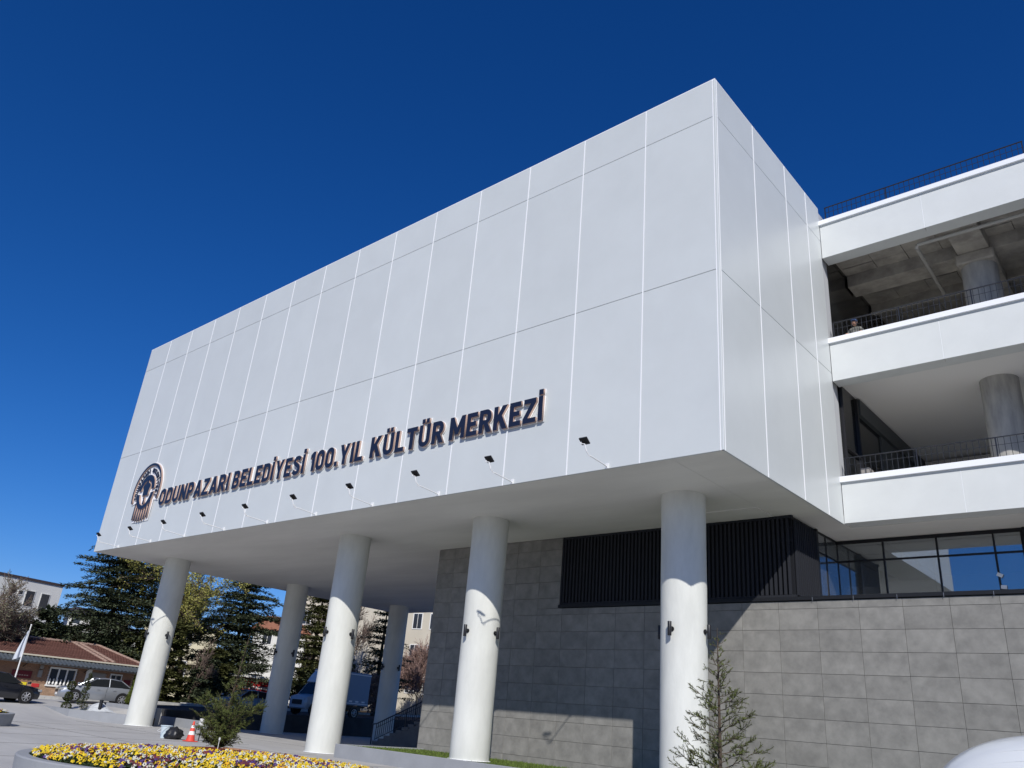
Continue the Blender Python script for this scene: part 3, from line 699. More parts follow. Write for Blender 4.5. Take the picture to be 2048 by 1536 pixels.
# ------------------------------------------------------------------ up-down wall lamps on the columns
def sconce(label, cx, cy, ang):
    d = Vector((math.cos(R(ang)), math.sin(R(ang)), 0)); z = 4.40
    p = Vector((cx, cy, 0)) + d * CR
    t = thing('wall_lamp', label, 'wall lamp', (p.x, p.y, z), 'black up-down lamps on the columns')
    c = p + d * 0.13
    b = MB(); b.lathe([(0.052, z - 0.19), (0.055, z - 0.185), (0.055, z + 0.185), (0.052, z + 0.19)], 20, c.x, c.y); smooth_angle(b.build('lamp_body', 'blackmetal', t))
    b = MB(); b.tube(p - d * 0.01 + Vector((0, 0, z)), c + Vector((0, 0, z)), 0.035, n=10); b.tube(p - d * 0.012 + Vector((0, 0, z)), p + d * 0.02 + Vector((0, 0, z)), 0.07, n=14); b.build('mount', 'blackmetal', t)
    return t
CD = {'c4': 'the column behind the young conifer', 'c3': 'the column rising from the kerbed lawn', 'c2': 'the column beside the end of the grey kerb',
      'c1': 'the column next to the low planter walls', 'a': 'the shaded column beside the box truck', 'b': 'the shaded column behind the stair railing'}
for kx, (x, y) in COLS.items():
    sconce('black lamp on the plaza face of ' + CD[kx], x, y, -90)
    sconce('black lamp on the flank of ' + CD[kx] if kx in 'ab' else 'black lamp on the flank of ' + CD[kx], x, y, 0)
sconce('black lamp on the street-side flank of ' + CD['c4'], *COLS['c4'], 180)

# ------------------------------------------------------------------ kerbed lawn in front of the tiled wall
kb = MB()
XK = -16.55
kb.bevbox(XK, 10.4, 2.20, 2.38, -0.1, 0.45, 0.012); kb.bevbox(XK, XK + 0.18, 2.384, 6.44, -0.1, 0.448, 0.012)
tag(kb.build('kerb_wall', 'greywall'), 'low smooth grey kerb wall edging the lawn below the tiled wall', 'kerb')
b = MB(); b.box(XK + 0.18, 10.4, 2.38, 6.455, 0.2, 0.40); kind(b.build('lawn', 'lawn'), 'structure')
gb = MB(); rg = random.Random(5)
for i in range(9000):
    x = rg.uniform(XK + 0.2, 1.5); y = rg.uniform(2.4, 6.44)
    if any((x - cx) ** 2 + (y - cy) ** 2 < 0.5 for cx, cy in COLS.values()): continue
    a = rg.uniform(0, 6.28); h = rg.uniform(0.03, 0.075); w = 0.012; dx, dy = math.cos(a) * w, math.sin(a) * w
    gb.add([(x - dx, y - dy, 0.395), (x + dx, y + dy, 0.395), (x + rg.uniform(-.03, .03), y + rg.uniform(-.03, .03), 0.40 + h)], [(0, 1, 2)])
o = gb.build('grass_blades', 'grassblade'); kind(o, 'stuff'); tag(o, 'short bright green grass on the strip behind the kerb', 'grass')

# ------------------------------------------------------------------ low planter walls and retaining wall by the street
def wall_thing(name, label, boxes, material='greywall'):
    b = MB()
    for q in boxes: b.bevbox(*q, 0.012)
    return tag(b.build(name, material), label, 'wall')
def prism(pts, z0, z1):
    b = MB(); n = len(pts); b.add([(x, y, z0) for x, y in pts] + [(x, y, z1) for x, y in pts], [tuple(range(n - 1, -1, -1)), tuple(range(n, 2 * n))] + [(i, (i + 1) % n, n + (i + 1) % n, n + i) for i in range(n)]); return b
o = prism([(-44.4, 1.34), (-37.9, 1.30), (-34.65, 2.86), (-34.76, 3.09), (-37.95, 1.555), (-44.4, 1.59)], -0.1, 0.46).build('planter_wall', 'greywall')
tag(o, 'low grey wall of the street-side planter, running up to the end column', 'wall')
wall_thing('planter_wall', 'upper grey planter wall behind the topiary and thuja', [(-41.2, -35.0, 4.55, 4.82, -0.1, 0.86)])
wall_thing('planter_wall', 'lit low grey wall past the end column, beside the traffic cone', [(-37.4, -32.6, 6.05, 6.30, -0.1, 0.44)])
rt = MB()
n = 24
for i in range(n):
    y0 = 6.32 + (27 - 6.32) * i / n; y1 = 6.32 + (27 - 6.32) * (i + 1) / n - 0.004
    rt.box(-38.0, -37.40, y0, y1, -0.1, street_z((y0 + y1) / 2) + 0.06)
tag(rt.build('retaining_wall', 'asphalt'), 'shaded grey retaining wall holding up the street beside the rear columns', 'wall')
b = prism([(-43.8, 1.592), (-37.95, 1.558), (-34.9, 3.03), (-35.0, 4.548), (-43.8, 4.548)], 0.0, 0.38); b.box(-37.3, -32.7, 6.305, 8.2, 0.0, 0.34); kind(b.build('planter_soil', 'soil'), 'structure')

# ------------------------------------------------------------------ stairs with railings behind the tiled wall
st = thing('stairs', 'shaded stone stairs climbing behind the tiled wall', 'stairs', (-27, 14, 0))
NS = 16; SX0, SX1, SY0, SY1, SH = -27.6, -20.4, 13.2, 16.4, 2.7
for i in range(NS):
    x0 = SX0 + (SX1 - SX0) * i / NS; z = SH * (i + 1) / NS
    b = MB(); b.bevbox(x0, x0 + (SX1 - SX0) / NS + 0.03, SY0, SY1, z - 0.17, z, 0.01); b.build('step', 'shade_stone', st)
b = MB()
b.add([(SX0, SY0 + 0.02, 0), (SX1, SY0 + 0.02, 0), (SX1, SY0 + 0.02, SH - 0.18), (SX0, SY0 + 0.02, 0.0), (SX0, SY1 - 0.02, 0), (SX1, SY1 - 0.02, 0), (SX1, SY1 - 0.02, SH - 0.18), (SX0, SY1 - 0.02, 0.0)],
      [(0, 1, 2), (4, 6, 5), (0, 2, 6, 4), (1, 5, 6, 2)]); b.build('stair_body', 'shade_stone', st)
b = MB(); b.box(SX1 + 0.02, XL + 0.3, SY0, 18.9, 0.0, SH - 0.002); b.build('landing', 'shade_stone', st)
def stair_rail(label, y):
    t = thing('stair_railing', label, 'railing', (SX0, y, 0))
    sl = SH / (SX1 - SX0)
    b = MB(); b.path([(SX0 - 0.25, y, 1.0), (SX0 + 0.1, y, 1.05), (SX1, y, SH + 1.0), (XL + 0.3, y, SH + 1.0)], 0.032, 8); b.build('handrail', 'railing', t)
    b = MB(); b.path([(SX0 + 0.1, y, 0.85), (SX1, y, SH + 0.8), (XL + 0.3, y, SH + 0.8)], 0.016, 6); b.path([(SX0 + 0.1, y, 0.28), (SX1, y, SH + 0.22), (XL + 0.3, y, SH + 0.2)], 0.016, 6); b.build('lower_rail', 'railing', t)
    me = None
    x = SX0 + 0.1
    while x < XL + 0.2:
        zb = SH * min(1, max(0, (x - SX0) / (SX1 - SX0))) + 0.2
        if me is None:
            q = MB(); q.box(-0.013, 0.013, -0.013, 0.013, 0, 0.78); me = bpy.data.meshes.new('baluster'); me.from_pydata(q.v, [], q.f); me.materials.append(MATS['railing'])
        o = link('baluster', me, t); o.location = (x, y, zb); x += 0.155
    for x in (SX0 - 0.2, SX0 + 2.4, SX0 + 4.8, SX1):
        zb = SH * min(1, max(0, (x - SX0) / (SX1 - SX0)))
        b = MB(); b.tube((x, y, max(0, zb - 0.1)), (x, y, zb + 1.02), 0.035, n=8); b.build('post', 'railing', t)
stair_rail('black stair railing on the near side of the shaded stairs', SY0 + 0.1)
stair_rail('black stair railing on the far side of the shaded stairs', SY1 - 0.1)

# ------------------------------------------------------------------ round planter with pansies in the foreground
PX, PY, PR = -6.05, -8.62, 3.32
def round_planter(label, cx, cy, r, h, wall_t=0.22, z0=0.0):
    b = MB(); b.lathe([(r - wall_t, z0 - 0.05), (r - wall_t, z0 + h), (r - wall_t + 0.02, z0 + h + 0.02), (r - 0.02, z0 + h + 0.02), (r, z0 + h), (r - 0.05, z0 - 0.05)], 96, cx, cy, cap=False)
    o = b.build('round_planter', 'greywall'); smooth_angle(o, 35); tag(o, label, 'planter'); return o
round_planter('large round grey planter in front, filled with yellow and white pansies', PX, PY, PR, 0.47)
def mound(cx, cy, r, z, h, x, y):
    d = min(1, math.hypot(x - cx, y - cy) / r); return z + h * (1 - d ** 3)
def soil_disc(cx, cy, r, z, h, material='soil'):
    b = MB(); b.lathe([(r * k / 8, mound(cx, cy, r, z, h, cx + r * k / 8, cy)) for k in range(9)], 48, cx, cy, cap=False)
    return kind(b.build('bed_soil', material, smooth=True), 'structure')
soil_disc(PX, PY, PR - 0.21, 0.42, 0.12)
BUSH = (-8.05, -7.50)
# ring of red mulch round the bush
b = MB(); vs = [(BUSH[0] + 0.12, BUSH[1] - 0.2, 0.66)]; n = 40; rg = random.Random(9)
for i in range(n):
    t = 2 * math.pi * i / n; r = 0.80 * (1 + rg.uniform(-0.12, 0.12)); vs.append((BUSH[0] + 0.12 + r * math.cos(t), BUSH[1] - 0.2 + r * math.sin(t), 0.60))
b.add(vs, [(0, i + 1, (i + 1) % n + 1) for i in range(n)]); kind(b.build('mulch', 'mulch'), 'structure')
PM = ['pansy_yellow', 'pansy_white', 'pansy_purple', 'pansy_wine', 'pansy_orange', 'pansy_eye', 'leaf']
def pansies(label, cx, cy, r, z, h, n, seed, hole=None, front=None):
    b = MB(); rg = random.Random(seed); cnt = 0
    while cnt < n:
        a = rg.uniform(0, 6.2832); q = r * math.sqrt(rg.random()); x = cx + q * math.cos(a); y = cy + q * math.sin(a)
        if hole and math.hypot(x - hole[0], y - hole[1]) < hole[2]: continue
        cnt += 1
        zb = mound(cx, cy, r, z, h, x, y)
        # leaves
        for k in range(6):
            aa = rg.uniform(0, 6.28); L = rg.uniform(0.04, 0.075); lx, ly = math.cos(aa), math.sin(aa); zz = zb + rg.uniform(0.02, 0.08)
            b.add([(x, y, zz - 0.02), (x + lx * L * 0.6 - ly * L * 0.3, y + ly * L * 0.6 + lx * L * 0.3, zz + 0.01), (x + lx * L * 1.3, y + ly * L * 1.3, zz), (x + lx * L * 0.6 + ly * L * 0.3, y + ly * L * 0.6 - lx * L * 0.3, zz + 0.01)], [(0, 1, 2, 3)], 6)
        if rg.random() < 0.44: continue
        # clumped colours
        nz = math.sin(x * 3.1 + 1.3 * math.sin(y * 2.3)) + math.sin(y * 3.7 + 0.7 * math.sin(x * 4.1)) + rg.gauss(0, 1.1)
        c = 0 if nz > -0.15 else 1 if nz > -0.75 else 3 if nz < -1.9 else 2 if nz < -1.2 else 4
        if rg.random() < 0.10: c = 1
        # flower faces outward and up, a little towards the light
        d = Vector((rg.gauss(0.35, 0.5), rg.gauss(-0.55, 0.5), rg.uniform(0.5, 1.1))).normalized()
        u = d.orthogonal().normalized(); v = d.cross(u); fr = rg.uniform(0.024, 0.037)
        ctr = Vector((x, y, zb + rg.uniform(0.07, 0.14)))
        vs = [ctr + d * 0.004]
        for k in range(10):
            t = 2 * math.pi * k / 10; rr_ = fr * (1.08 if k % 2 == 0 else 0.82); vs.append(ctr + u * math.cos(t) * rr_ + v * math.sin(t) * rr_ - d * 0.006)
        b.add(vs, [(0, k + 1, (k + 1) % 10 + 1) for k in range(10)], c)
        e = fr * 0.36
        if c in (0, 1, 4) and rg.random() < 0.75:
            vs = [ctr + d * 0.006 + u * math.cos(2 * math.pi * k / 5) * e + v * math.sin(2 * math.pi * k / 5) * e for k in range(5)]
            b.add(vs, [tuple(range(5))], 5)
    o = b.build('pansies', PM); kind(o, 'stuff'); tag(o, label, 'flowers'); return o
pansies('dense yellow, white and purple pansies filling the front round planter', PX, PY, PR - 0.24, 0.42, 0.12, 8200, 21, (BUSH[0] + 0.12, BUSH[1] - 0.2, 0.74))
# small stake with a tag
b = MB(); b.tube((-7.35, -7.9, 0.5), (-7.35, -7.9, 0.84), 0.006, n=6); b.box(-7.365, -7.335, -7.91, -7.89, 0.82, 0.87); tag(b.build('plant_stake', 'white_paint'), 'short white plant stake standing among the pansies by the bush', 'stake')
# second planter further off to the left
P2 = (-27.9, -7.2, 2.35)
round_planter('round grey planter of fading yellow flowers, out near the dark parked car', P2[0], P2[1], P2[2], 0.42)
soil_disc(P2[0], P2[1], P2[2] - 0.2, 0.36, 0.20, 'mulch')
pansies('sparse yellow flowers and brown soil in the planter near the dark car', P2[0], P2[1], P2[2] - 0.25, 0.37, 0.20, 1100, 5)

# ------------------------------------------------------------------ small things on the plaza
cx, cy = -22.2, -0.3
CS = 0.80
t = thing('traffic_cone', 'red and white striped traffic cone standing on the plaza', 'traffic cone', (cx, cy, 0))
b = MB(); b.bevbox(cx - 0.21, cx + 0.21, cy - 0.21, cy + 0.21, 0, 0.033, 0.01); b.build('base', 'cone_red', t)
def conepiece(z0, z1, m_, nm):
    r = lambda z: 0.165 - 0.135 * (z - 0.04) / 0.84
    b = MB(); b.lathe([(r(z0), z0 * CS), (r(z1), z1 * CS)], 24, cx, cy); smooth_angle(b.build(nm, m_, t))
conepiece(0.04, 0.30, 'cone_red', 'cone_body'); conepiece(0.30, 0.46, 'white_paint', 'reflective_band'); conepiece(0.46, 0.60, 'cone_red', 'cone_body'); conepiece(0.60, 0.72, 'white_paint', 'reflective_band'); conepiece(0.72, 0.90, 'cone_red', 'cone_body')
bx_, by_ = -23.75, -0.55
t = thing('bucket', 'pale blue plastic bucket standing on the plaza', 'bucket', (bx_, by_, 0))
b = MB(); b.lathe([(0.16, 0), (0.215, 0.42), (0.235, 0.43), (0.235, 0.46), (0.20, 0.46), (0.16, 0.05), (0.0, 0.05)], 28, bx_, by_, cap=False); b.lathe([(0.0, 0.001), (0.16, 0.0)], 28, bx_, by_, cap=False); smooth_angle(b.build('pail', 'bucket', t))
b = MB(); b.path([(bx_ - 0.225, by_ - 0.02, 0.44), (bx_ - 0.1, by_ - 0.30, 0.24), (bx_ + 0.12, by_ - 0.30, 0.22), (bx_ + 0.225, by_ - 0.02, 0.44)], 0.007, 5); b.build('handle', 'white_metal', t)
bm = bmesh.new(); bmesh.ops.create_icosphere(bm, subdivisions=3, radius=1.0); rg = random.Random(2)
for v in bm.verts:
    q = 1 + 0.16 * math.sin(v.co.x * 5 + 1) * math.sin(v.co.y * 6) + 0.08 * math.sin(v.co.z * 11 + v.co.x * 7)
    sl = 1.25 - 0.45 * v.co.z; v.co = Vector((v.co.x * 0.30 * q * sl, v.co.y * 0.26 * q * sl, max(-0.20, v.co.z * 0.25 * q + 0.05 * v.co.x)))
    v.co += Vector((-23.35, -0.42, 0.20))
b = MB(); b.frombm(bm); o = b.build('rubbish_bag', 'bag'); smooth_angle(o, 60); tag(o, 'crumpled black plastic bag lying beside the pale bucket', 'bag')
t = thing('work_trestle', 'small work trestle with a plank behind the traffic cone', 'trestle', (-22.6, 0.35, 0))
b = MB(); b.bevbox(-23.0, -22.0, 0.2, 0.5, 0.56, 0.61, 0.006); b.build('plank', 'kerbstone', t)
for (x, y) in ((-22.9, 0.24), (-22.9, 0.46), (-22.1, 0.24), (-22.1, 0.46)):
    b = MB(); b.tube((x - 0.06, y, 0), (x, y, 0.56), 0.02, n=6); b.build('leg', 'railing', t)
b = MB(); b.lathe([(0.0, 0.611), (0.11, 0.611), (0.11, 0.80), (0.117, 0.81), (0.10, 0.815), (0, 0.80)], 20, -22.75, 0.35, cap=False); o = b.build('paint_can', 'white_paint'); smooth_angle(o); tag(o, 'white paint can standing on the trestle plank', 'paint can')
for q, (x, y, a) in enumerate(((-18.3, -0.5, 0.4),)):
    b = MB(); b.bevbox(-0.65, 0.65, -0.16, 0.16, 0.0, 0.035, 0.004); o = b.build('wooden_board', 'wood'); o.location = (x, y, 0.003); o.rotation_euler = (0, 0, a); tag(o, 'brown wooden board lying flat on the plaza', 'board')
    b = MB(); b.bevbox(-0.5, 0.5, -0.09, 0.09, 0.0, 0.03, 0.004); o = b.build('wooden_board', 'wood'); o.location = (x + 0.35, y + 0.32, 0.003); o.rotation_euler = (0, 0, a + 0.25); tag(o, 'shorter wooden plank beside the brown board on the plaza', 'board')
# tarpaulin over something in the upper planter
b = MB(); rg = random.Random(4)
g = 9; hh = lambda i, j: 0.38 + 0.50 * math.exp(-((i - 4) / 2.8) ** 2 - ((j - 4) / 2.6) ** 2) + 0.05 * math.sin(i * 2.1 + j) * (0 < i < 8) * (0 < j < 8)
vs = [(-39.9 + i * 0.25, 2.4 + j * 0.2, hh(i, j)) for j in range(g) for i in range(g)]
b.add(vs, [(j * g + i, j * g + i + 1, (j + 1) * g + i + 1, (j + 1) * g + i) for j in range(g - 1) for i in range(g - 1)])
o = b.build('tarpaulin', 'tarp'); md = o.modifiers.new('thick', 'SOLIDIFY'); md.thickness = 0.03; tag(o, 'pale grey tarpaulin heaped in the planter beside the spiral topiary', 'tarpaulin')
b = MB(); b.tube((-38.3, 3.0, 0.3), (-38.3, 3.0, 0.95), 0.09, n=12); b.tube((-38.3, 3.0, 0.95), (-38.3, 3.0, 1.0), 0.11, n=12); tag(b.build('bollard_light', 'blackmetal'), 'short black bollard light in the planter by the tarpaulin', 'bollard')

# ------------------------------------------------------------------ vegetation
def tri_leaf(b, p, d, up, L, w, k=0):
    """one narrow leaf / needle spray: a folded kite"""
    s = d.cross(up)
    if s.length < 1e-4: s = d.orthogonal()
    s = s.normalized() * w
    q = p + d * L * 0.45
    b.add([p, q + s, p + d * L, q - s], [(0, 1, 2, 3)], k)
def cedar(name, label, x, y, z, H, Rr, seed, material='cedar', whorls=16, per=9, base=0.12, droop=0.22, dens=1.0, leaf=0.26, pw=0.62, group='evergreens beyond the street'):
    rg = random.Random(seed); t = thing(name, label, 'tree', (x, y, z), group)
    b = MB(); b.path([(x, y, z - 0.3), (x + rg.uniform(-.1, .1), y, z + H * 0.5), (x, y, z + H * 0.98)], [0.022 * H + 0.04, 0.014 * H, 0.02], 8)
    lb = MB()
    for wq in range(whorls):
        f = base + (1 - base) * (wq + rg.uniform(-.3, .3)) / whorls; f = min(0.985, max(base * 0.8, f))
        hz = z + H * f; L0 = Rr * (1 - f) ** pw + 0.25
        a0 = rg.uniform(0, 6.28)
        for k in range(per):
            a = a0 + 6.283 * k / per + rg.uniform(-.35, .35); L = L0 * rg.uniform(0.40, 1.2) * (1 + 0.22 * math.sin(a * 2 + seed + f * 5))
            rise = rg.uniform(-0.05, 0.42)
            dirh = Vector((math.cos(a), math.sin(a), 0)); side = Vector((-math.sin(a), math.cos(a), 0))
            p0 = Vector((x, y, hz)); pts = []
            for s_ in range(6):
                u = s_ / 5; pts.append(p0 + dirh * L * u + Vector((0, 0, L * (rise * u - droop * u * u))))
            b.path(pts, [0.05 * L0 / 3 + 0.012, 0.04 * L0 / 3 + .01, 0.03 * L0 / 3 + .008, 0.02, 0.014, 0.006], 4)
            n = int((9 + 14 * L) * dens)
            for q in range(n):
                u = 0.12 + 0.9 * (q + rg.random()) / n; i = min(4, int(u * 5)); v_ = u * 5 - i; c = pts[i].lerp(pts[i + 1], min(1.1, v_))
                wd = L * 0.30 * math.sin(min(1, u * 1.05) * 3.0) + 0.1
                for m_ in range(3):
                    off = side * rg.gauss(0, 0.55) * wd + Vector((0, 0, rg.gauss(0.02, 0.06)))
                    d = (dirh * rg.uniform(0.3, 1.0) + side * rg.gauss(0, 0.8) + Vector((0, 0, rg.gauss(-0.02, 0.28)))).normalized()
                    tri_leaf(lb, c + off, d, Vector((rg.gauss(0, .4), rg.gauss(0, .4), 1)), leaf * rg.uniform(0.6, 1.3), leaf * rg.uniform(0.16, 0.30))
    for q in range(26):   # leader
        f = rg.uniform(0.9, 1.0); d = Vector((rg.gauss(0, .6), rg.gauss(0, .6), 0.6)).normalized(); tri_leaf(lb, Vector((x, y, z + H * f)), d, Vector((0, 0, 1)), leaf * 1.2, leaf * 0.25)
    b.build('trunk', 'bark', t); lb.build('crown', material, t)
    return t
def bare_tree(name, label, x, y, z, H, seed, spread=0.5, levels=5, tw='twig', leaves=None, nleaf=0, lsize=0.12, trunk_r=None, weep=0.0, group=None, kids=(3, 4), minr=0.011):
    rg = random.Random(seed); t = thing(name, label, 'tree' if H > 3.5 else 'shrub', (x, y, z), group)
    tb = MB(); cb = MB(); tips = []
    def grow(p, d, L, r, lv):
        n = 3; pts = [p]; cur = d.copy()
        for i in range(n):
            cur = (cur + Vector((rg.gauss(0, .13), rg.gauss(0, .13), rg.gauss(0.03, .10) - weep * (levels - lv) * 0.08))).normalized()
            pts.append(pts[-1] + cur * L / n)
        rs = [max(minr, r * (1 - 0.45 * i / n)) for i in range(n + 1)]
        (tb if lv >= levels - 1 else cb).path(pts, rs, 5 if lv >= levels - 1 else 3)
        if lv == 0: tips.append((pts, cur)); return
        if lv <= 1: tips.append((pts, cur))
        for k in range(rg.randint(*kids)):
            i = rg.randint(1, n); a = rg.uniform(0, 6.28); o = cur.orthogonal().normalized(); o2 = cur.cross(o)
            nd = (cur + (o * math.cos(a) + o2 * math.sin(a)) * rg.uniform(0.5, 1.1) * spread * 1.6 + Vector((0, 0, 0.12))).normalized()
            grow(pts[i], nd, L * rg.uniform(0.58, 0.82), rs[i] * 0.62, lv - 1)
    r0 = trunk_r or 0.016 * H + 0.03
    grow(Vector((x, y, z - 0.1)), Vector((rg.gauss(0, .04), rg.gauss(0, .04), 1)).normalized(), H * 0.34, r0, levels)
    tb.build('trunk', 'bark' if tw != 'bark_pale' else 'bark_pale', t); cb.build('branches', tw, t)
    if leaves:
        lb = MB()
        for q in range(nleaf):
            pts, cur = rg.choice(tips); i = rg.randint(0, 2); c = pts[i].lerp(pts[i + 1], rg.random()) + Vector((rg.gauss(0, .06), rg.gauss(0, .06), rg.gauss(0, .06) - weep * rg.random() * 0.9))
            d = Vector((rg.gauss(0, .6), rg.gauss(0, .6), rg.gauss(0.1, .5) - weep * 1.6)).normalized()
            tri_leaf(lb, c, d, Vector((rg.gauss(0, 1), rg.gauss(0, 1), rg.gauss(0, 1))), lsize * rg.uniform(.7, 1.5), lsize * 0.22)
        lb.build('crown', leaves, t)
    return t
def sz(x, y): return ground_z(x, y)
cedar('cedar_tree', 'tall dark cedar behind the end of the red-roofed building', -60.3, 11.6, sz(-60, 11), 13.4, 6.8, 1, whorls=26, per=11, dens=1.35)
cedar('cedar_tree', 'broad dark cedar seen between the end column and the shaded middle column', -60.2, 23.2, sz(-60, 23), 11.6, 6.2, 2, whorls=24, per=11, dens=1.35)
cedar('conifer_tree', 'dark conifer squeezed between the shaded middle column and the sunlit column', -54.9, 28.0, sz(-55, 28), 11.6, 3.6, 3, 'cedar_warm', whorls=22, per=9, dens=1.2, pw=0.6)
cedar('conifer_tree', 'thin sparse conifer in front of the beige block', -46.4, 28.8, sz(-46, 28), 9.6, 2.5, 4, whorls=17, per=8, dens=0.75, pw=0.7)
cedar('pine_tree', 'tufted dark pine in front of the white apartment block', -59.2, 6.4, sz(-59, 6), 6.3, 2.7, 5, whorls=9, per=7, dens=1.1, base=0.25, droop=-0.15, leaf=0.42, pw=0.55)
for i, (x, y, h, r, m_, lb) in enumerate(((-60.5, 8.6, 4.3, 2.6, 'cedar_warm', 'low bushy evergreen just behind the roof ridge, beside the pine'), (-58.4, 10.9, 4.6, 2.9, 'cedar', 'low spreading evergreen behind the hipped roof end'), (-57.0, 13.6, 5.4, 2.8, 'cedar_warm', 'drooping evergreen against the end column, behind the thuja'), (-61.5, 5.0, 4.0, 2.4, 'cedar', 'low dark evergreen under the bare budding tree'), (-63.5, 9.8, 5.6, 3.0, 'cedar', 'dense dark evergreen between the pine and the tall cedar'))):
    cedar('evergreen_shrub', lb, x, y, sz(x, y), h, r, 30 + i, m_, whorls=11, per=11, dens=1.9, base=0.05, pw=0.45, leaf=0.30)
for i, (x, y, h, r, m_, lb) in enumerate(((-54.6, 14.6, 6.2, 1.5, 'cedar_warm', 'dark columnar evergreen beside the sunlit end column'), (-53.6, 17.2, 3.4, 1.9, 'cedar', 'low dark evergreen behind the pale far kerb'), (-55.4, 18.9, 4.4, 2.2, 'cedar_warm', 'wide evergreen skirt under the broad cedar'), (-53.4, 27.0, 3.6, 1.7, 'cedar', 'low evergreen beside the red kiosk'), (-50.2, 27.6, 4.6, 2.2, 'cedar_warm', 'low evergreen behind the box truck'))):
    cedar('evergreen_shrub', lb, x, y, sz(x, y), h, r, 50 + i, m_, whorls=11, per=10, dens=1.7, base=0.05, pw=0.5, leaf=0.28)
bare_tree('willow_tree', 'pale yellow-green budding tree between the end column and the broad cedar', -58.4, 17.9, sz(-58, 17), 15.0, 6, 0.45, 6, 'twig', 'willow', 30000, 0.19, weep=0.12, kids=(4, 4))
bare_tree('budding_tree', 'bare budding tree in front of the white apartment block', -54.8, 0.6, sz(-55, 0), 8.6, 8, 0.5, 6, 'twig', 'budleaf', 9000, 0.12, kids=(4, 4))
bare_tree('bare_tree', 'bare grey tree against the beige block', -61.5, 37.6, sz(-61, 37), 11.5, 12, 0.45, 6, 'twig', None, kids=(4, 4), minr=0.016)
for i, (x, y, h, lb) in enumerate(((-55.4, 38.2, 6.6, 'reddish bare shrub beyond the shaded rear column'), (-52.9, 39.6, 7.6, 'tall reddish bare shrub above the stair railing'), (-50.6, 40.9, 6.4, 'bare shrub against the wall corner under the beige block'), (-45.2, 26.0, 4.2, 'brown bare shrub behind the back of the truck'))):
    bare_tree('bare_shrub', lb, x, y, sz(x, y), h, 60 + i, 0.62, 5, 'twig_red', None, trunk_r=0.06, kids=(5, 6), minr=0.016)
bare_tree('bare_tree', 'pale-trunked bare tree at the foot of the dark columnar evergreen', -53.0, 15.8, sz(-53, 16), 5.2, 77, 0.4, 5, 'twig', None)

# ------------------------------------------------------------------ clipped plants in the street-side planter
def leafy_blob(b, c, r, n, rg, L=0.06, squash=(1, 1, 1)):
    for q in range(n):
        d = Vector((rg.gauss(0, 1), rg.gauss(0, 1), rg.gauss(0, 1))).normalized(); p = Vector(c) + Vector((d.x * squash[0], d.y * squash[1], d.z * squash[2])) * r * rg.uniform(0.78, 1.02)
        tri_leaf(b, p, (d + Vector((rg.gauss(0, .6), rg.gauss(0, .6), rg.gauss(0, .6)))).normalized(), Vector((rg.gauss(0, 1), rg.gauss(0, 1), 1)), L * rg.uniform(.7, 1.4), L * .4)
rg = random.Random(14)
x, y, z = -40.1, 1.95, 0.38
t = thing('ball_topiary', 'clipped topiary of three stacked green balls on one stem', 'topiary', (x, y, z))
b = MB(); b.tube((x, y, z), (x + 0.03, y, z + 1.35), 0.022, n=6); b.build('stem', 'bark', t)
for zc, r in ((0.14, 0.24), (0.66, 0.21), (1.20, 0.21)):
    b = MB(); leafy_blob(b, (x + 0.02, y, z + zc), r, 650, rg); b.build('ball', 'topiary', t)
x, y, z = -38.85, 2.25, 0.38
t = thing('spiral_topiary', 'slender clipped spiral topiary beside the tarpaulin', 'topiary', (x, y, z))
b = MB(); b.tube((x, y, z), (x + 0.05, y, z + 1.85), 0.02, n=6); b.build('stem', 'bark', t)
b = MB()
for q in range(60):
    f = q / 59; a = f * 6.283 * 3.4; r = 0.17 * (1 - f * 0.75); leafy_blob(b, (x + r * math.cos(a), y + r * math.sin(a), z + 0.12 + 1.72 * f), 0.155 * (1 - 0.7 * f) + 0.015, 34, rg, 0.05)
b.build('spiral', 'topiary', t)
x, y, z = -39.3, 5.35, sz(-39.3, 5.35)
t = thing('thuja', 'bright green cone-shaped thuja against the end column', 'shrub', (x, y, z))
b = MB(); b.tube((x, y, z), (x, y, z + 1.4), 0.04, n=6); b.build('trunk', 'bark', t)
b = MB()
for q in range(3600):
    f = rg.random() ** 1.25; a = rg.uniform(0, 6.28); r = (0.56 * (1 - f) ** 0.75 + 0.02) * rg.uniform(0.75, 1.05) * min(1, 0.5 + f * 5); p = Vector((x + r * math.cos(a), y + r * math.sin(a), z + 0.05 + 2.15 * f))
    tri_leaf(b, p, Vector((math.cos(a) * .5 + rg.gauss(0, .3), math.sin(a) * .5 + rg.gauss(0, .3), 1)).normalized(), Vector((rg.gauss(0, 1), rg.gauss(0, 1), 0.2)), rg.uniform(0.10, 0.18), 0.04)
b.build('crown', 'thuja', t)

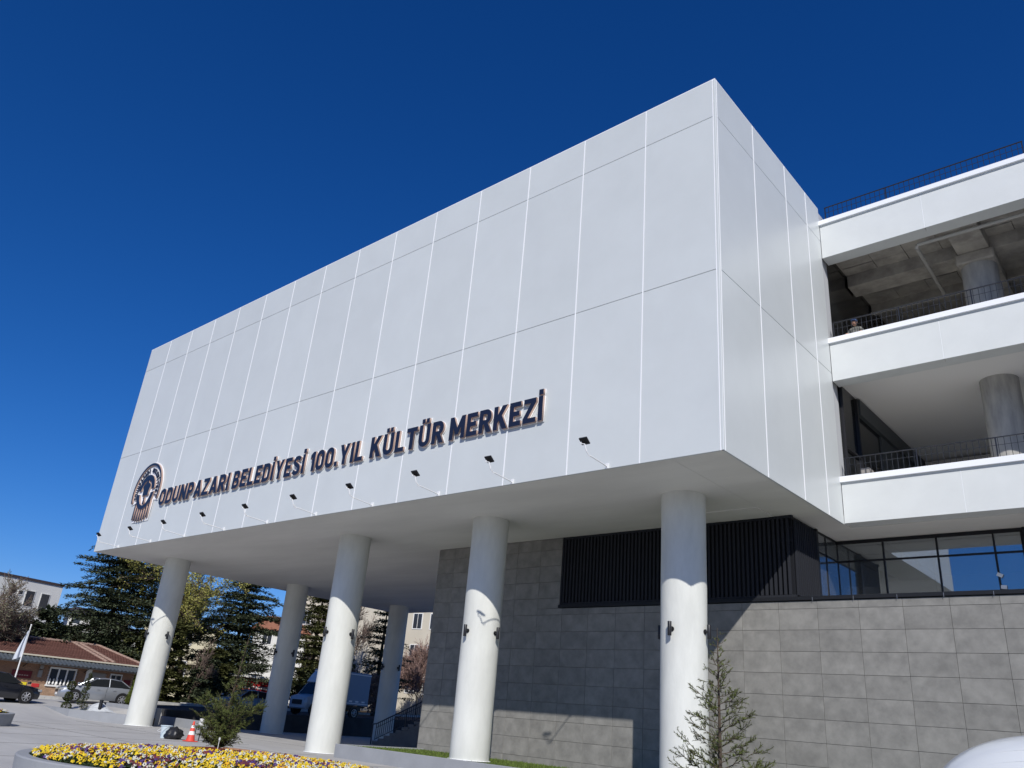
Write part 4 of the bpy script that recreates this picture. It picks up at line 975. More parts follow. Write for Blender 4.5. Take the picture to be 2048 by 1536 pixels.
# ------------------------------------------------------------------ young conifers with needle shoots
def young_conifer(name, label, x, y, z, H, prof, seed, nb, base_h=0.05, shoot=0.085, needle=0.030, leader=0.0, lean=(0, 0), dense=1.0, upw=0.55, mat_='spruce', fpow=1.0):
    rg = random.Random(seed); t = thing(name, label, 'tree', (x, y, z))
    wood = MB(); nd = MB()
    top = Vector((x + lean[0], y + lean[1], z + H)); bot = Vector((x, y, z - 0.05)); mid = bot.lerp(top, 0.55) + Vector((0.02, -0.02, 0))
    wood.path([bot, mid, top], [0.010 * H + 0.006, 0.007 * H, 0.004], 7)
    def axis(f): 
        return bot.lerp(mid, f / 0.55) if f < 0.55 else mid.lerp(top, (f - 0.55) / 0.45)
    def needles(p, d, L):
        n = max(5, int(L / needle * 5.0))
        o = d.orthogonal().normalized(); o2 = d.cross(o)
        for q in range(n):
            u = (q + rg.random()) / n; a = rg.uniform(0, 6.28); s = (d * 0.75 + o * math.cos(a) + o2 * math.sin(a)).normalized()
            pp = p + d * L * u; w = (o * math.sin(a) - o2 * math.cos(a)) * needle * 0.13
            nd.add([pp - w, pp + w, pp + s * needle * rg.uniform(.7, 1.2)], [(0, 1, 2)])
    def shoots(pts, L):
        n = int(L / 0.042 * dense)
        for q in range(n):
            u = 0.10 + 0.9 * (q + rg.random()) / n; i = min(len(pts) - 2, int(u * (len(pts) - 1))); v_ = u * (len(pts) - 1) - i
            c = pts[i].lerp(pts[i + 1], v_); d0 = (pts[i + 1] - pts[i]).normalized()
            o = d0.orthogonal().normalized(); o2 = d0.cross(o); a = rg.uniform(0, 6.28)
            d = (d0 * 0.9 + (o * math.cos(a) + o2 * math.sin(a)) * rg.uniform(.5, 1.0) + Vector((0, 0, 0.25))).normalized()
            s = shoot * rg.uniform(0.4, 1.2) * (1.15 - 0.5 * u)
            wood.tube(c, c + d * s, 0.0035, 0.002, 3, False); needles(c, d, s)
        needles(pts[-2], (pts[-1] - pts[-2]).normalized(), (pts[-1] - pts[-2]).length)
    for k in range(nb):
        f = base_h + (0.97 - base_h) * ((k + rg.uniform(0, 1)) / nb) ** fpow
        Rm = prof(f); L = Rm * rg.uniform(0.55, 1.15)
        if L < 0.03: L = 0.03
        a = k * 2.399 + rg.uniform(-.5, .5); dh = Vector((math.cos(a), math.sin(a), 0)); p0 = axis(f)
        up = upw * rg.uniform(0.5, 1.3)
        pts = [p0 + dh * L * u + Vector((0, 0, L * up * (u ** 1.2))) + Vector((rg.gauss(0, .01), rg.gauss(0, .01), rg.gauss(0, .01))) for u in (0, .25, .5, .75, 1.0)]
        wood.path(pts, [0.010 * (1 - f) + 0.004, 0.007 * (1 - f) + .003, 0.004, 0.003, 0.0015], 4)
        shoots(pts, L)
        if L > 0.25:
            for q in range(int(3 + L * 7)):
                i = rg.randint(1, 3); d = (dh + Vector((rg.gauss(0, .7), rg.gauss(0, .7), rg.gauss(0.35, .3)))).normalized(); l2 = L * rg.uniform(0.2, 0.45)
                p2 = [pts[i], pts[i] + d * l2 * 0.5, pts[i] + d * l2 + Vector((0, 0, l2 * 0.15))]
                wood.path(p2, [0.004, 0.003, 0.0015], 3); shoots(p2, l2)
    wood.build('trunk', 'bark', t); nd.build('crown', mat_, t)
    return t
young_conifer('young_conifer', 'sparse young conifer in front of the tiled wall and nearest column', 3.70, -7.70, 0.0, 2.97,
              lambda f: 0.70 if f < 0.32 else 0.70 - 0.28 * (f - 0.32) / 0.2 if f < 0.52 else 0.42 * (1 - f) / 0.48 + 0.04, 41, 88, 0.06, 0.085, 0.030, dense=1.15)
young_conifer('young_conifer', 'bushy young conifer with a long thin leader in the pansy planter', BUSH[0], BUSH[1], 0.60, 2.40,
              lambda f: (0.28 + 2.6 * f) if f < 0.14 else 0.66 - 0.5 * (f - 0.14) if f < 0.30 else (0.30 if f < 0.40 else 0.16 * ((1 - f) / 0.52) ** 0.8) * (1.5 if int(f * 19) % 3 == 0 else 0.55) + 0.02, 43, 130, 0.03, 0.11, 0.042, lean=(0.16, 0.14), dense=1.0, upw=0.72, fpow=1.95)
b = MB(); b.lathe([(0.0, 0.03), (0.7, 0.02), (0.85, 0.0)], 30, 3.7, -7.7, cap=False); kind(b.build('mulch', 'mulch'), 'structure')

# ------------------------------------------------------------------ vehicles
def vehicle(name, label, cat, x, y, z, rz, stations, roof, paint, wheels, wr, half, glass_sides=True, group=None, pillars=(), lights=True, roof_mat=None):
    """stations: (x, z_bottom, z_belt, half width) nose to tail; roof: (x_base, x_top, z_top) for front and rear screens"""
    t = thing(name, label, cat, (0, 0, 0), group)
    b = MB(); secs = []
    for (sx, zb, zt, w) in stations:
        h = zt - zb
        secs.append([(sx, -w * .90, zb), (sx, -w * .985, zb + h * .18), (sx, -w, zb + h * .50), (sx, -w * .975, zb + h * .80), (sx, -w * .90, zt - 0.02), (sx, -w * .72, zt + 0.012), (sx, 0, zt + 0.03),
                     (sx, w * .72, zt + 0.012), (sx, w * .90, zt - 0.02), (sx, w * .975, zb + h * .80), (sx, w, zb + h * .50), (sx, w * .985, zb + h * .18), (sx, w * .90, zb)])
    b.loft(secs); body = b.build('body', paint, t); smooth_angle(body, 32)
    (xf0, xf1, zr), (xr0, xr1, zr2) = roof; zb = [s for s in stations][len(stations) // 2][2] - 0.01
    wb, wt = half * 0.895, half * 0.70
    ns = 9; gl = MB(); rf = MB(); g_secs = []
    topx = [xf1 + (xr1 - xf1) * i / (ns - 1) for i in range(ns)]; botx = [xf0 + (xr0 - xf0) * i / (ns - 1) for i in range(ns)]
    zc = [zr + (zr2 - zr) * i / (ns - 1) + 0.05 * math.sin(math.pi * i / (ns - 1)) for i in range(ns)]
    vs = []
    for i in range(ns): vs += [(botx[i], -wb, zb), (topx[i], -wt, zc[i] - 0.03), (topx[i], wt, zc[i] - 0.03), (botx[i], wb, zb)]
    fs = []
    for i in range(ns - 1): fs += [(4 * i, 4 * i + 1, 4 * i + 5, 4 * i + 4), (4 * i + 2, 4 * i + 3, 4 * i + 7, 4 * i + 6)]
    fs += [(0, 3, 2, 1), (4 * ns - 4, 4 * ns - 3, 4 * ns - 2, 4 * ns - 1)]
    gl.add(vs, fs); gl.build('windows', 'car_glass', t)
    vs = []
    for i in range(ns):
        e = 0.03 if i in (0, ns - 1) else 0
        for q in range(7):
            yy = wt * 1.03 * (q - 3) / 3; vs.append((topx[i] + (0.04 if i == 0 else -0.04 if i == ns - 1 else 0), yy, zc[i] - 0.035 + 0.05 * (1 - (yy / wt / 1.03) ** 2)))
    fs = [(i * 7 + q, i * 7 + q + 1, (i + 1) * 7 + q + 1, (i + 1) * 7 + q) for i in range(ns - 1) for q in range(6)]
    rf.add(vs, fs); o = rf.build('roof', roof_mat or paint, t, smooth=True); md = o.modifiers.new('thick', 'SOLIDIFY'); md.thickness = 0.03
    # pillars
    for s in (-1, 1):
        pl_ = [((xf0, zb), (xf1, zr - 0.02)), ((xr0, zb), (xr1, zr2 - 0.02))] + [((p, zb), (p + q, zr + 0.015)) for p, q in pillars]
        for (a0, a1), (c0, c1) in pl_:
            b = MB(); b.tube((a0, s * (wb + 0.004), a1), (c0, s * (wt + 0.006), c1), 0.030, 0.026, 6); b.build('pillar', paint, t)
    for (wx) in wheels:
        for s in (-1, 1):
            yo = s * (half - 0.085)
            b = MB(); b.tube((wx, yo - s * 0.12, wr), (wx, yo + s * 0.095, wr), wr, n=26); b.tube((wx, yo + s * 0.02, wr + 0.02), (wx, yo + s * 0.0885, wr + 0.02), wr * 1.17, n=26, k=1)
            wh = b.build('wheel', ['tyre', 'blackmetal'], t)
            rmb = MB(); rmb.tube((wx, yo + s * 0.05, wr), (wx, yo + s * 0.102, wr), wr * 0.30, n=14)
            for q in range(7):
                a = 2 * math.pi * q / 7; rmb.tube((wx, yo + s * 0.10, wr), (wx + math.cos(a) * wr * 0.66, yo + s * 0.10, wr + math.sin(a) * wr * 0.66), wr * 0.10, wr * 0.08, 5)
            n = 26
            for q in range(n):
                a = 2 * math.pi * q / n; a2 = 2 * math.pi * (q + 1) / n; rmb.tube((wx + math.cos(a) * wr * .67, yo + s * 0.098, wr + math.sin(a) * wr * .67), (wx + math.cos(a2) * wr * .67, yo + s * 0.098, wr + math.sin(a2) * wr * .67), wr * .05, n=4, cap=False)
            rmb.build('rim', 'rim', wh)
    if lights:
        s0 = stations[1]; s1 = stations[-2]
        for s in (-1, 1):
            b = MB(); b.bevbox(s0[0] - 0.16, s0[0] + 0.10, s * s0[3] * .80 - 0.16, s * s0[3] * .80 + 0.16, s0[2] - 0.16, s0[2] - 0.02, 0.03); b.build('headlight', 'lamp_lens', t)
            b = MB(); b.bevbox(s1[0] - 0.10, s1[0] + 0.12, s * s1[3] * .82 - 0.12, s * s1[3] * .82 + 0.12, s1[2] - 0.20, s1[2] - 0.04, 0.03); b.build('tail_light', 'tail_red', t)
            b = MB(); b.bevbox(xf0 + 0.22, xf0 + 0.36, s * (half + 0.08) - 0.09, s * (half + 0.08) + 0.09, zb + 0.02, zb + 0.14, 0.03); b.build('mirror', paint, t)
            for hx in (0.15, -0.75):
                b = MB(); b.box(hx - 0.09, hx + 0.09, s * half * 1.005 - 0.01, s * half * 1.005 + 0.01, zb - 0.18, zb - 0.15); b.build('door_handle', paint, t)
            for hx in ((xf0 + xr0) / 2 + 0.05, xf0 - 0.05):
                b = MB(); b.box(hx - 0.006, hx + 0.006, s * half * 0.99 - 0.012, s * half * 0.99 + 0.012, 0.34, zb - 0.05); b.build('door_seam', 'blackmetal', t)
        b = MB(); b.box(stations[0][0] - 0.012, stations[0][0] + 0.02, -0.36, 0.36, s0[2] - 0.26, s0[2] - 0.12); b.build('grille', 'blackmetal', t)
        b = MB(); b.box(stations[0][0] + 0.0, stations[0][0] + 0.02, -0.26, 0.26, 0.34, 0.45); b.build('number_plate', 'white_paint', t)
    t.location = (x, y, z); t.rotation_euler = (0, 0, rz)
    return t
sedan = [(2.22, .34, .62, .62), (2.12, .22, .74, .76), (1.75, .20, .83, .85), (1.0, .20, .92, .875), (.2, .20, .95, .88), (-.8, .20, .965, .88), (-1.5, .22, .98, .86), (-2.0, .28, .97, .79), (-2.16, .40, .90, .68)]
vehicle('parked_car', 'silver saloon car parked in front of the red-roofed building', 'car', -43.65, 4.95, sz(-43.65, 4.95) + 0.03, R(-90 - 12), sedan, ((1.02, .30, 1.40), (-1.72, -1.05, 1.38)), 'silver_paint', (1.36, -1.26), .315, .88, pillars=((-.42, .02),))
hatch = [(2.16, .36, .62, .66), (2.06, .24, .76, .80), (1.6, .22, .86, .87), (.9, .20, .94, .89), (0, .20, .97, .895), (-.9, .20, .985, .89), (-1.6, .24, 1.0, .86), (-2.02, .34, .96, .78)]
vehicle('parked_car', 'dark navy car with alloy wheels parked beside the flagpole', 'car', -42.7, -0.95, sz(-42.5, -1.0) + 0.02, R(90 + 6), hatch, ((.98, .20, 1.46), (-1.95, -1.35, 1.42)), 'black_paint', (1.33, -1.27), .34, .89, pillars=((-.45, .02),))
vehicle('parked_car', 'pale blue car in the building shadow behind the young conifer', 'car', -42.3, 14.2, street_z(14.2) - 0.06, R(-90), sedan, ((.95, .25, 1.40), (-1.85, -1.05, 1.38)), 'blue_paint', (1.36, -1.26), .315, .88, pillars=((-.42, .02),))
# box truck
t = vehicle('box_truck', 'small box truck with a white roof deflector in the building shadow', 'truck', 0, 0, 0, 0,
            [(2.75, .42, .95, .78), (2.65, .35, 1.12, .92), (2.2, .35, 1.26, .97), (1.6, .35, 1.36, .98), (.9, .35, 1.38, .98)], ((2.05, 1.50, 2.10), (.88, .90, 2.12)), 'truck_paint_shaded', (2.0, -1.6), .36, .98, lights=False)
b = MB(); b.bevbox(-2.75, 0.80, -1.05, 1.05, 0.85, 3.02, 0.03); bx2 = b.build('cargo_box', 'truck_box_shaded'); bx2.parent = t
b = MB(); b.box(-2.755, 0.805, -1.06, 1.06, 2.86, 2.92); b.box(-2.755, .805, -1.06, 1.06, 0.95, 1.0)
for q in range(5): b.box(-2.4 + q * 0.6, -2.1 + q * 0.6, -1.062, 1.062, 1.06, 1.16)
o = b.build('box_trim', 'white_metal'); o.parent = bx2
b = MB(); b.loft([[(1.55, -.80, 2.12), (1.55, .80, 2.12), (1.50, .78, 2.20), (1.50, -.78, 2.20)], [(1.2, -.88, 2.12), (1.2, .88, 2.12), (1.15, .86, 2.62), (1.15, -.86, 2.62)], [(.86, -.92, 2.12), (.86, .92, 2.12), (.86, .90, 2.86), (.86, -.90, 2.86)]]); o = b.build('roof_deflector', 'white_car'); o.parent = t
b = MB(); b.box(-2.7, 2.4, -.42, .42, .50, .84); o = b.build('chassis', 'blackmetal'); o.parent = t
for s in (-1, 1):
    b = MB(); b.bevbox(2.50, 2.74, s * .62 - .16, s * .62 + .16, .78, 1.0, .03); o = b.build('headlight', 'lamp_lens'); o.parent = t
b = MB(); b.box(2.70, 2.775, -.5, .5, .62, .92); o = b.build('grille', 'blackmetal'); o.parent = t
t.location = (-39.95, 19.25, street_z(19) + 0.012); t.rotation_euler = (0, 0, R(-90 + 4))
# white van whose roof corner rises into view at the right
t = thing('white_van', 'white van whose rounded roof corner rises beside the tiled wall', 'van', (0, 0, 0))
VL, VH, VW = 4.3, 1.875, 0.90
b = MB(); secs = []; NX = 64
for i in range(NX + 1):
    u = i / NX; xx = -VL / 2 + VL * u
    er = min(1, (xx + VL / 2) / 0.95); er = math.sqrt(max(0.0, 1 - (1 - er) ** 2)) ** 0.9          # rounded tail
    nose = max(0.0, (xx - 0.75) / (VL / 2 - 0.75)); ztop = (1.05 + (VH - 1.05) * (0.30 + 0.70 * er)) if nose <= 0 else VH - (VH - 1.02) * min(1, nose * 1.55) ** 0.85 - 0.25 * max(0, nose - 0.64)
    wv = VW * (0.80 + 0.20 * er) * (1 - 0.18 * nose ** 2); z0 = 0.26 + 0.10 * (1 - er) + 0.1 * nose ** 3
    ring = []
    for q in range(41):
        a = -0.5 + (math.pi + 1.0) * q / 40; c_, s_ = math.cos(a), math.sin(a)
        yy = math.copysign(abs(c_) ** 0.42, c_) * wv; zz = (z0 + ztop) / 2 + math.copysign(abs(s_) ** 0.42, s_) * (ztop - z0) / 2
        ring.append((xx, yy, zz))
    secs.append(ring)
b.loft(secs); o = b.build('body', 'white_car'); o.parent = t; smooth_angle(o, 50); vb = o
for s in (-1, 1):
    for (xa, xb) in ((-1.55, -0.55), (-0.45, 0.45), (0.52, 1.0)):
        g = MB(); g.loft([[(xa, s * 0.885, 1.08), (xa, s * 0.912, 1.08), (xa + 0.03, s * 0.895, 1.46), (xa + 0.03, s * 0.86, 1.46)], [(xb, s * 0.885, 1.08), (xb, s * 0.912, 1.08), (xb - (0.28 if xa > 0.5 else 0.03), s * 0.895, 1.46), (xb - (0.28 if xa > .5 else 0.03), s * 0.86, 1.46)]]); o = g.build('window', 'car_glass'); o.parent = t
    for q_, rr_ in (((28, 0.010), (30, 0.006)) if s < 0 else ((12, 0.010), (10, 0.006))):
        g = MB(); ids = list(range(7, NX - 18)); g.path([secs[i][q_] for i in ids], [max(0.0008, rr_ * min(1, (i - 7) / 8, (NX - 19 - i) / 8)) for i in ids], 6); o = g.build('roof_seam', 'white_car'); o.parent = t
    for wx in (1.32, -1.32):
        g = MB(); g.tube((wx, s * 0.68, 0.32), (wx, s * 0.90, 0.32), 0.32, n=26); wh = g.build('wheel', 'tyre'); wh.parent = t
        g = MB(); g.tube((wx, s * 0.86, 0.32), (wx, s * 0.912, 0.32), 0.20, n=20); o = g.build('rim', 'rim'); o.parent = wh
    g = MB(); g.bevbox(-2.12, -2.0, s * 0.66 - 0.06, s * 0.66 + 0.06, 0.85, 1.25, 0.02); o = g.build('tail_light', 'tail_red'); o.parent = t
t.location = (8.80, -9.30, 0.0); t.rotation_euler = (0, 0, R(3))

# ------------------------------------------------------------------ single-storey red-roofed building across the street
X0 = -50.9; BY0, BY1 = -9.0, 10.3; BZ = 0.62; EZ_ = 3.12; RZ = 4.42
rb = thing('red_roofed_building', 'long single-storey brick building with red tiled hip roof and grey metal awning', 'building', (X0, 2, BZ))
b = MB(); b.box(X0 - 8, X0 - 0.08, BY0, BY1, 0.2, EZ_ - 0.05); wl_ = b.build('wall', 'mortar', rb)
# brick courses on the street front
bme = {}
rg = random.Random(3)
def wall_hole(y, z):
    for (a, c, d, e) in OPEN:
        if a < y < c and d < z < e: return True
    return False
OPEN = [(4.55, 6.35, 1.45, 2.62), (7.30, 8.40, 0.3, 2.55), (8.60, 9.45, 1.5, 2.55), (-4.4, 1.2, 0.3, 2.6)]
bk = MB(); bd = MB()
z = 0.3; row = 0
while z < 2.95:
    y = BY0 + (0.13 if row % 2 else 0)
    while y < BY1 - 0.2:
        if not wall_hole(y + 0.12, z + 0.03):
            (bk if z < 1.52 else bd).box(X0 - 0.09, X0 - rg.uniform(0.0, 0.006), y, y + 0.25, z, z + 0.068)  # upper courses darker: awning shade put into the brick colour
        y += 0.262
    z += 0.078; row += 1
kind(bk.build('bricks', 'brick', wl_), 'stuff'); kind(bd.build('bricks', 'brick_shaded', wl_), 'stuff')
b = MB(); b.box(X0 - 8, X0 + 0.8, BY0 - 0.3, BY1 + 0.5, 2.70, EZ_ - 0.30); b.build('eaves_soffit', 'grey_render', rb)
# windows and doors
def win(name, y0, y1, z0, z1, n, bars=False):
    fr = MB(); w = 0.07
    fr.box(X0 - 0.02, X0 + 0.03, y0 - w, y0, z0 - w, z1 + w); fr.box(X0 - 0.02, X0 + 0.03, y1, y1 + w, z0 - w, z1 + w); fr.box(X0 - 0.02, X0 + 0.03, y0, y1, z1, z1 + w); fr.box(X0 - 0.02, X0 + 0.08, y0 - 0.12, y1 + 0.12, z0 - w - 0.03, z0)
    f = fr.build(name, 'white_paint', rb)
    for i in range(n):
        a = y0 + (y1 - y0) * i / n; c = y0 + (y1 - y0) * (i + 1) / n
        b = MB(); b.box(X0 - 0.03, X0 - 0.01, a + 0.05, c - 0.05, z0 + 0.04, z1 - 0.04); b.build('pane', 'far_window', f)
        b = MB(); b.box(X0 - 0.02, X0 + 0.015, c - 0.05, c + 0.05, z0, z1) if i < n - 1 else b.box(X0 - 0.02, X0 + 0.01, y0, y1, z1 - 0.04, z1 - 0.001); b.build('mullion', 'white_paint', f)
    if bars:
        b = MB()
        for i in range(7): yy = y0 + (y1 - y0) * (i + .5) / 7; b.tube((X0 + 0.05, yy, z0), (X0 + 0.05, yy, z1), 0.012, n=4)
        for i in range(4): zz = z0 + (z1 - z0) * (i + .5) / 4; b.tube((X0 + 0.05, y0, zz), (X0 + 0.05, y1, zz), 0.010, n=4)
        b.build('window_bars', 'blackmetal', f)
    return f
f = win('window', 4.65, 6.25, 1.52, 2.55, 3)
b = MB()
for i in range(7): b.lathe([(0.05, 1.55), (0.07, 1.62), (0.03, 1.75), (0.045, 1.86), (0.01, 1.92)], 8, X0 + 0.05, 4.75 + i * 0.235)
b.build('window_pots', 'white_paint', f)
win('window', 8.68, 9.38, 1.55, 2.5, 2, True)
b = MB(); b.box(X0 - 0.06, X0 - 0.01, 7.36, 8.34, 0.5, 2.5); dd = b.build('door', 'grey_render', rb)
b = MB(); b.box(X0 - 0.02, X0 + 0.05, 6.95, 7.30, 0.4, 2.7); b.build('door_pier', 'white_paint', dd)
b = MB(); b.box(X0 - 0.5, X0 - 0.3, -4.4, 1.2, 0.3, 2.6); b.build('garage_opening', 'dark_interior', rb)
b = MB(); b.box(X0 + 0.0, X0 + 0.04, 2.35, 3.55, 1.78, 2.22); b.build('maroon_signboard', 'maroon', rb)
b = MB()
for i in range(6): b.box(X0 + 0.041, X0 + 0.046, 2.5 + i * 0.15, 2.6 + i * 0.15, 1.92, 1.98)
b.build('signboard_print', 'copper_edge', rb)
b = MB(); b.box(X0 + 0.0, X0 + 0.04, 9.62, 10.1, 1.75, 2.25); b.build('maroon_signboard', 'maroon', rb)
b = MB(); b.bevbox(X0 + 0.0, X0 + 0.12, 3.9, 4.15, 1.9, 2.35, 0.01); b.bevbox(X0 + 0.0, X0 + 0.12, 3.92, 4.14, 2.42, 2.66, 0.01); b.build('meter_box', 'grey_render', rb)
b = MB(); b.bevbox(X0 + 0.005, X0 + 0.05, 3.05, 3.42, 1.22, 1.54, 0.02); b.build('yellow_sign', 'yellow_sign', rb)
b = MB(); b.bevbox(X0 + 0.005, X0 + 0.03, 3.72, 4.20, 1.30, 1.52, 0.01); b.bevbox(X0 + 0.005, X0 + 0.032, 3.85, 4.02, 1.12, 1.298, 0.01); b.build('red_sign', 'red_sign', rb)
# awning of corrugated sheets
aw = MB(); n = 460; vs = []
for i in range(n + 1):
    y = BY0 - 0.3 + (BY1 + 0.8 - BY0 + 0.3) * i / n; o_ = 0.03 * math.sin(i * math.pi / 3)
    vs += [(X0 - 0.1, y, EZ_ + 0.02 + o_), (X0 + 1.0, y, EZ_ - 0.30 + o_), (X0 + 1.01, y, EZ_ - 0.33 + o_)]
aw.add(vs, [(3 * i + q, 3 * i + 3 + q, 3 * i + 4 + q, 3 * i + 1 + q) for i in range(n) for q in range(2)]); aw.build('awning', 'corrugated', rb)
b = MB(); b.box(X0 - 0.2, X0 - 0.02, BY0 - 0.4, BY1 + 0.9, EZ_ + 0.06, EZ_ + 0.15); b.build('gutter_trim', 'cream_trim', rb)
for y in (-6, -1.5, 2.9, 6.8): 
    b = MB(); b.path([(X0, y, 2.45), (X0 + 0.4, y, 2.62), (X0 + 0.92, y, EZ_ - 0.33)], 0.03, 5); b.build('awning_bracket', 'blackmetal', rb)
# hip roof: tile courses as rows of half-round tiles
rt = MB(); XR = X0 - 4.6; YR1 = BY1 - 1.1; courses = 17; cols = 100; 
def roofpt(u, v):   # u along (0..1), v eave->ridge
    ya = BY0 - 0.4 + (BY1 + 0.8 - BY0 + 0.4) * u; yb = BY0 - 0.4 + (YR1 - BY0 + 0.4) * u
    return Vector((X0 - 0.05 + (XR - X0 + 0.05) * v, ya + (yb - ya) * v, EZ_ + 0.10 + (RZ - EZ_ - 0.1) * v))
for c in range(courses):
    v0, v1 = c / courses, (c + 1.12) / courses; vs = []; fs = []
    for i in range(cols * 4 + 1):
        u = i / (cols * 4); h = 0.028 * abs(math.sin(i * math.pi / 4)); a = roofpt(u, v0); d = roofpt(u, min(1, v1)); vs += [a + Vector((0, 0, 0.034 + h)), d + Vector((0, 0, h))]
    for i in range(cols * 4): fs.append((2 * i, 2 * i + 2, 2 * i + 3, 2 * i + 1))
    rt.add(vs, fs)
rf = kind(rt.build('roof_tiles', 'roof_tile', rb), 'stuff')
b = MB()
hp0 = roofpt(1, 0); hp1 = roofpt(1, 1)
b.add([hp0, hp1, Vector((XR, YR1, RZ)), Vector((X0 - 8.2, BY1 + 0.8, EZ_ + 0.1))], [(0, 3, 1)]); b.add([roofpt(0, 1), hp1, (X0 - 9.2, BY1 + 0.5, EZ_), (X0 - 9.2, BY0, EZ_)], [(0, 1, 2, 3)]); b.build('rear_roof', 'roof_tile', rb)
b = MB()
def ridge(p, q, k):
    p = Vector(p); q = Vector(q); d = (q - p) / k
    for i in range(k): b.tube(p + d * i + Vector((0, 0, 0.06)), p + d * (i + 1.06) + Vector((0, 0, 0.045)), 0.11, 0.09, 7)
ridge(roofpt(0, 1), hp1, 42); ridge(hp0, hp1, 14)
ridge(roofpt(0.86, 0.02), roofpt(0.90, 1), 12); ridge(roofpt(0.885, 0.02), roofpt(0.925, 1), 12)
b.build('ridge_tiles', 'ridge_tile', rf)
# flagpole
fx, fy, fz = -44.4, 0.45, sz(-44.4, 0.45)
t = thing('flagpole', 'white flagpole with a limp pale flag beside the dark car', 'flagpole', (fx, fy, fz))
b = MB(); b.path([(fx, fy, fz), (fx, fy, fz + 4.05)], [0.045, 0.03], 10); b.tube((fx, fy, fz + 4.05), (fx, fy, fz + 4.12), 0.05, 0.02, 8); b.build('pole', 'white_paint', t)
b = MB(); vs = []; nz_ = 14; nw = 9
for j in range(nz_):
    f_ = j / (nz_ - 1); zz = fz + 3.85 - 1.55 * f_
    for i in range(nw):
        g_ = i / (nw - 1); wdt = 0.10 + 0.42 * f_ ** 0.8
        vs.append((fx + 0.05 * math.sin(g_ * 9 + f_ * 3), fy - 0.03 - wdt * g_ * 0.8, zz - 0.32 * g_ * (1 - f_ * .3)))
b.add(vs, [(j * nw + i, j * nw + i + 1, (j + 1) * nw + i + 1, (j + 1) * nw + i) for j in range(nz_ - 1) for i in range(nw - 1)]); o = b.build('flag', 'flag_white', t, smooth=True)

# ------------------------------------------------------------------ far buildings
def block(name, label, p0, p1, depth, z0, z1, wall_m, windows, roof_m='dark_roof', roof_h=0.25, over=0.35, pitched=False, parapet=True, white=True):
    """front wall from p0 to p1 (seen from +x side), windows = (u, z, w, h) with u metres from p0"""
    a = Vector((*p0, 0)); c = Vector((*p1, 0)); d = (c - a); L = d.length; d.normalize(); nrm = Vector((d.y, -d.x, 0))
    if nrm.dot(Vector((CAMPOS.x, CAMPOS.y, 0)) - a) < 0: nrm = -nrm
    t = thing(name, label, 'building', (a + d * L / 2 + Vector((0, 0, z0)))[:])
    def W3(u, n, z): return a + d * u + nrm * n + Vector((0, 0, z))
    def slab(b, u0, u1, n0, n1, za, zb): b.add([W3(u0, n0, za), W3(u1, n0, za), W3(u1, n1, za), W3(u0, n1, za), W3(u0, n0, zb), W3(u1, n0, zb), W3(u1, n1, zb), W3(u0, n1, zb)], [(0, 3, 2, 1), (4, 5, 6, 7), (0, 1, 5, 4), (1, 2, 6, 5), (2, 3, 7, 6), (3, 0, 4, 7)])
    b = MB(); slab(b, 0, L, -depth, 0, z0 - 1, z1); w_ = b.build('wall', wall_m, t)
    b = MB()
    if pitched: 
        b.add([W3(-over, over, z1), W3(L + over, over, z1), W3(L + over, -depth - over, z1), W3(-over, -depth - over, z1), W3(L * .2, -depth / 2, z1 + roof_h), W3(L * .8, -depth / 2, z1 + roof_h)], [(0, 1, 5, 4), (1, 2, 5), (2, 3, 4, 5), (3, 0, 4), (0, 3, 2, 1)])
    else: slab(b, -over * .3, L + over * .3, -depth, over * .3, z1, z1 + roof_h)
    b.build('roof', roof_m, t)
    for (u, z, w, h) in windows:
        b = MB(); slab(b, u - w / 2 - .08, u + w / 2 + .08, -0.02, 0.05, z - h / 2 - .10, z + h / 2 + .08); f = b.build('window', 'white_paint' if white else wall_m, t)
        if w > 0.9 and h > 1.2 and white:
            for q in (0, 1):
                b = MB(); slab(b, u - w / 2 + q * w / 2 + .03, u + q * w / 2 - .03, 0.0, 0.06, z - h / 2, z + h / 2); b.build('pane', 'far_window', f)
        else:
            b = MB(); slab(b, u - w / 2, u + w / 2, 0.0, 0.06, z - h / 2, z + h / 2); b.build('pane', 'far_window', f)
    return t
block('apartment_block', 'plain white apartment block with a dark roof line and few small windows', (-93.0, 2.0), (-97.6, 20.6), 14, 0, 12.45, 'block_white',
      [(15.4, 10.45, 1.0, 1.7), (17.3, 10.4, 1.0, 1.7), (13.3, 10.95, .5, .4), (14.2, 10.97, .5, .4), (13.3, 8.8, .45, .45), (13.8, 7.4, 1.1, 1.6), (10, 10.6, 1.1, 1.9), (7, 10.6, 1.1, 1.9)], roof_h=0.28, white=False)
block('row_house', 'pale house with a brown pitched roof beside the white block', (-100, 22.6), (-98.6, 25.6), 8, 0, 10.0, 'block_white', [(1.4, 9.1, .9, .9)], 'dark_roof', 0.9, 0.7, True)
block('row_house', 'lower pale house with dark eaves, next along from the brown roof', (-98.3, 25.8), (-97.2, 28.4), 8, 0, 9.0, 'block_white', [(1.3, 8.2, .8, .9)], 'dark_roof', 0.7, 0.7, True)
block('row_house', 'small pale house with dark eaves showing left of the tall cedar', (-97.0, 28.5), (-95.8, 31.5), 8, 0, 8.3, 'block_white', [(1.5, 7.6, .8, .9)], 'dark_roof', 0.7, 0.7, True)
block('cream_block', 'cream house with a low dark roof behind the pale budding tree', (-82.0, 24.5), (-78.3, 31.5), 10, 0, 8.7, 'block_cream', [(u, z, 1.1, 1.5) for u in (2, 4.6) for z in (4.3, 7.6)], 'dark_roof', 0.7, 0.5, True)
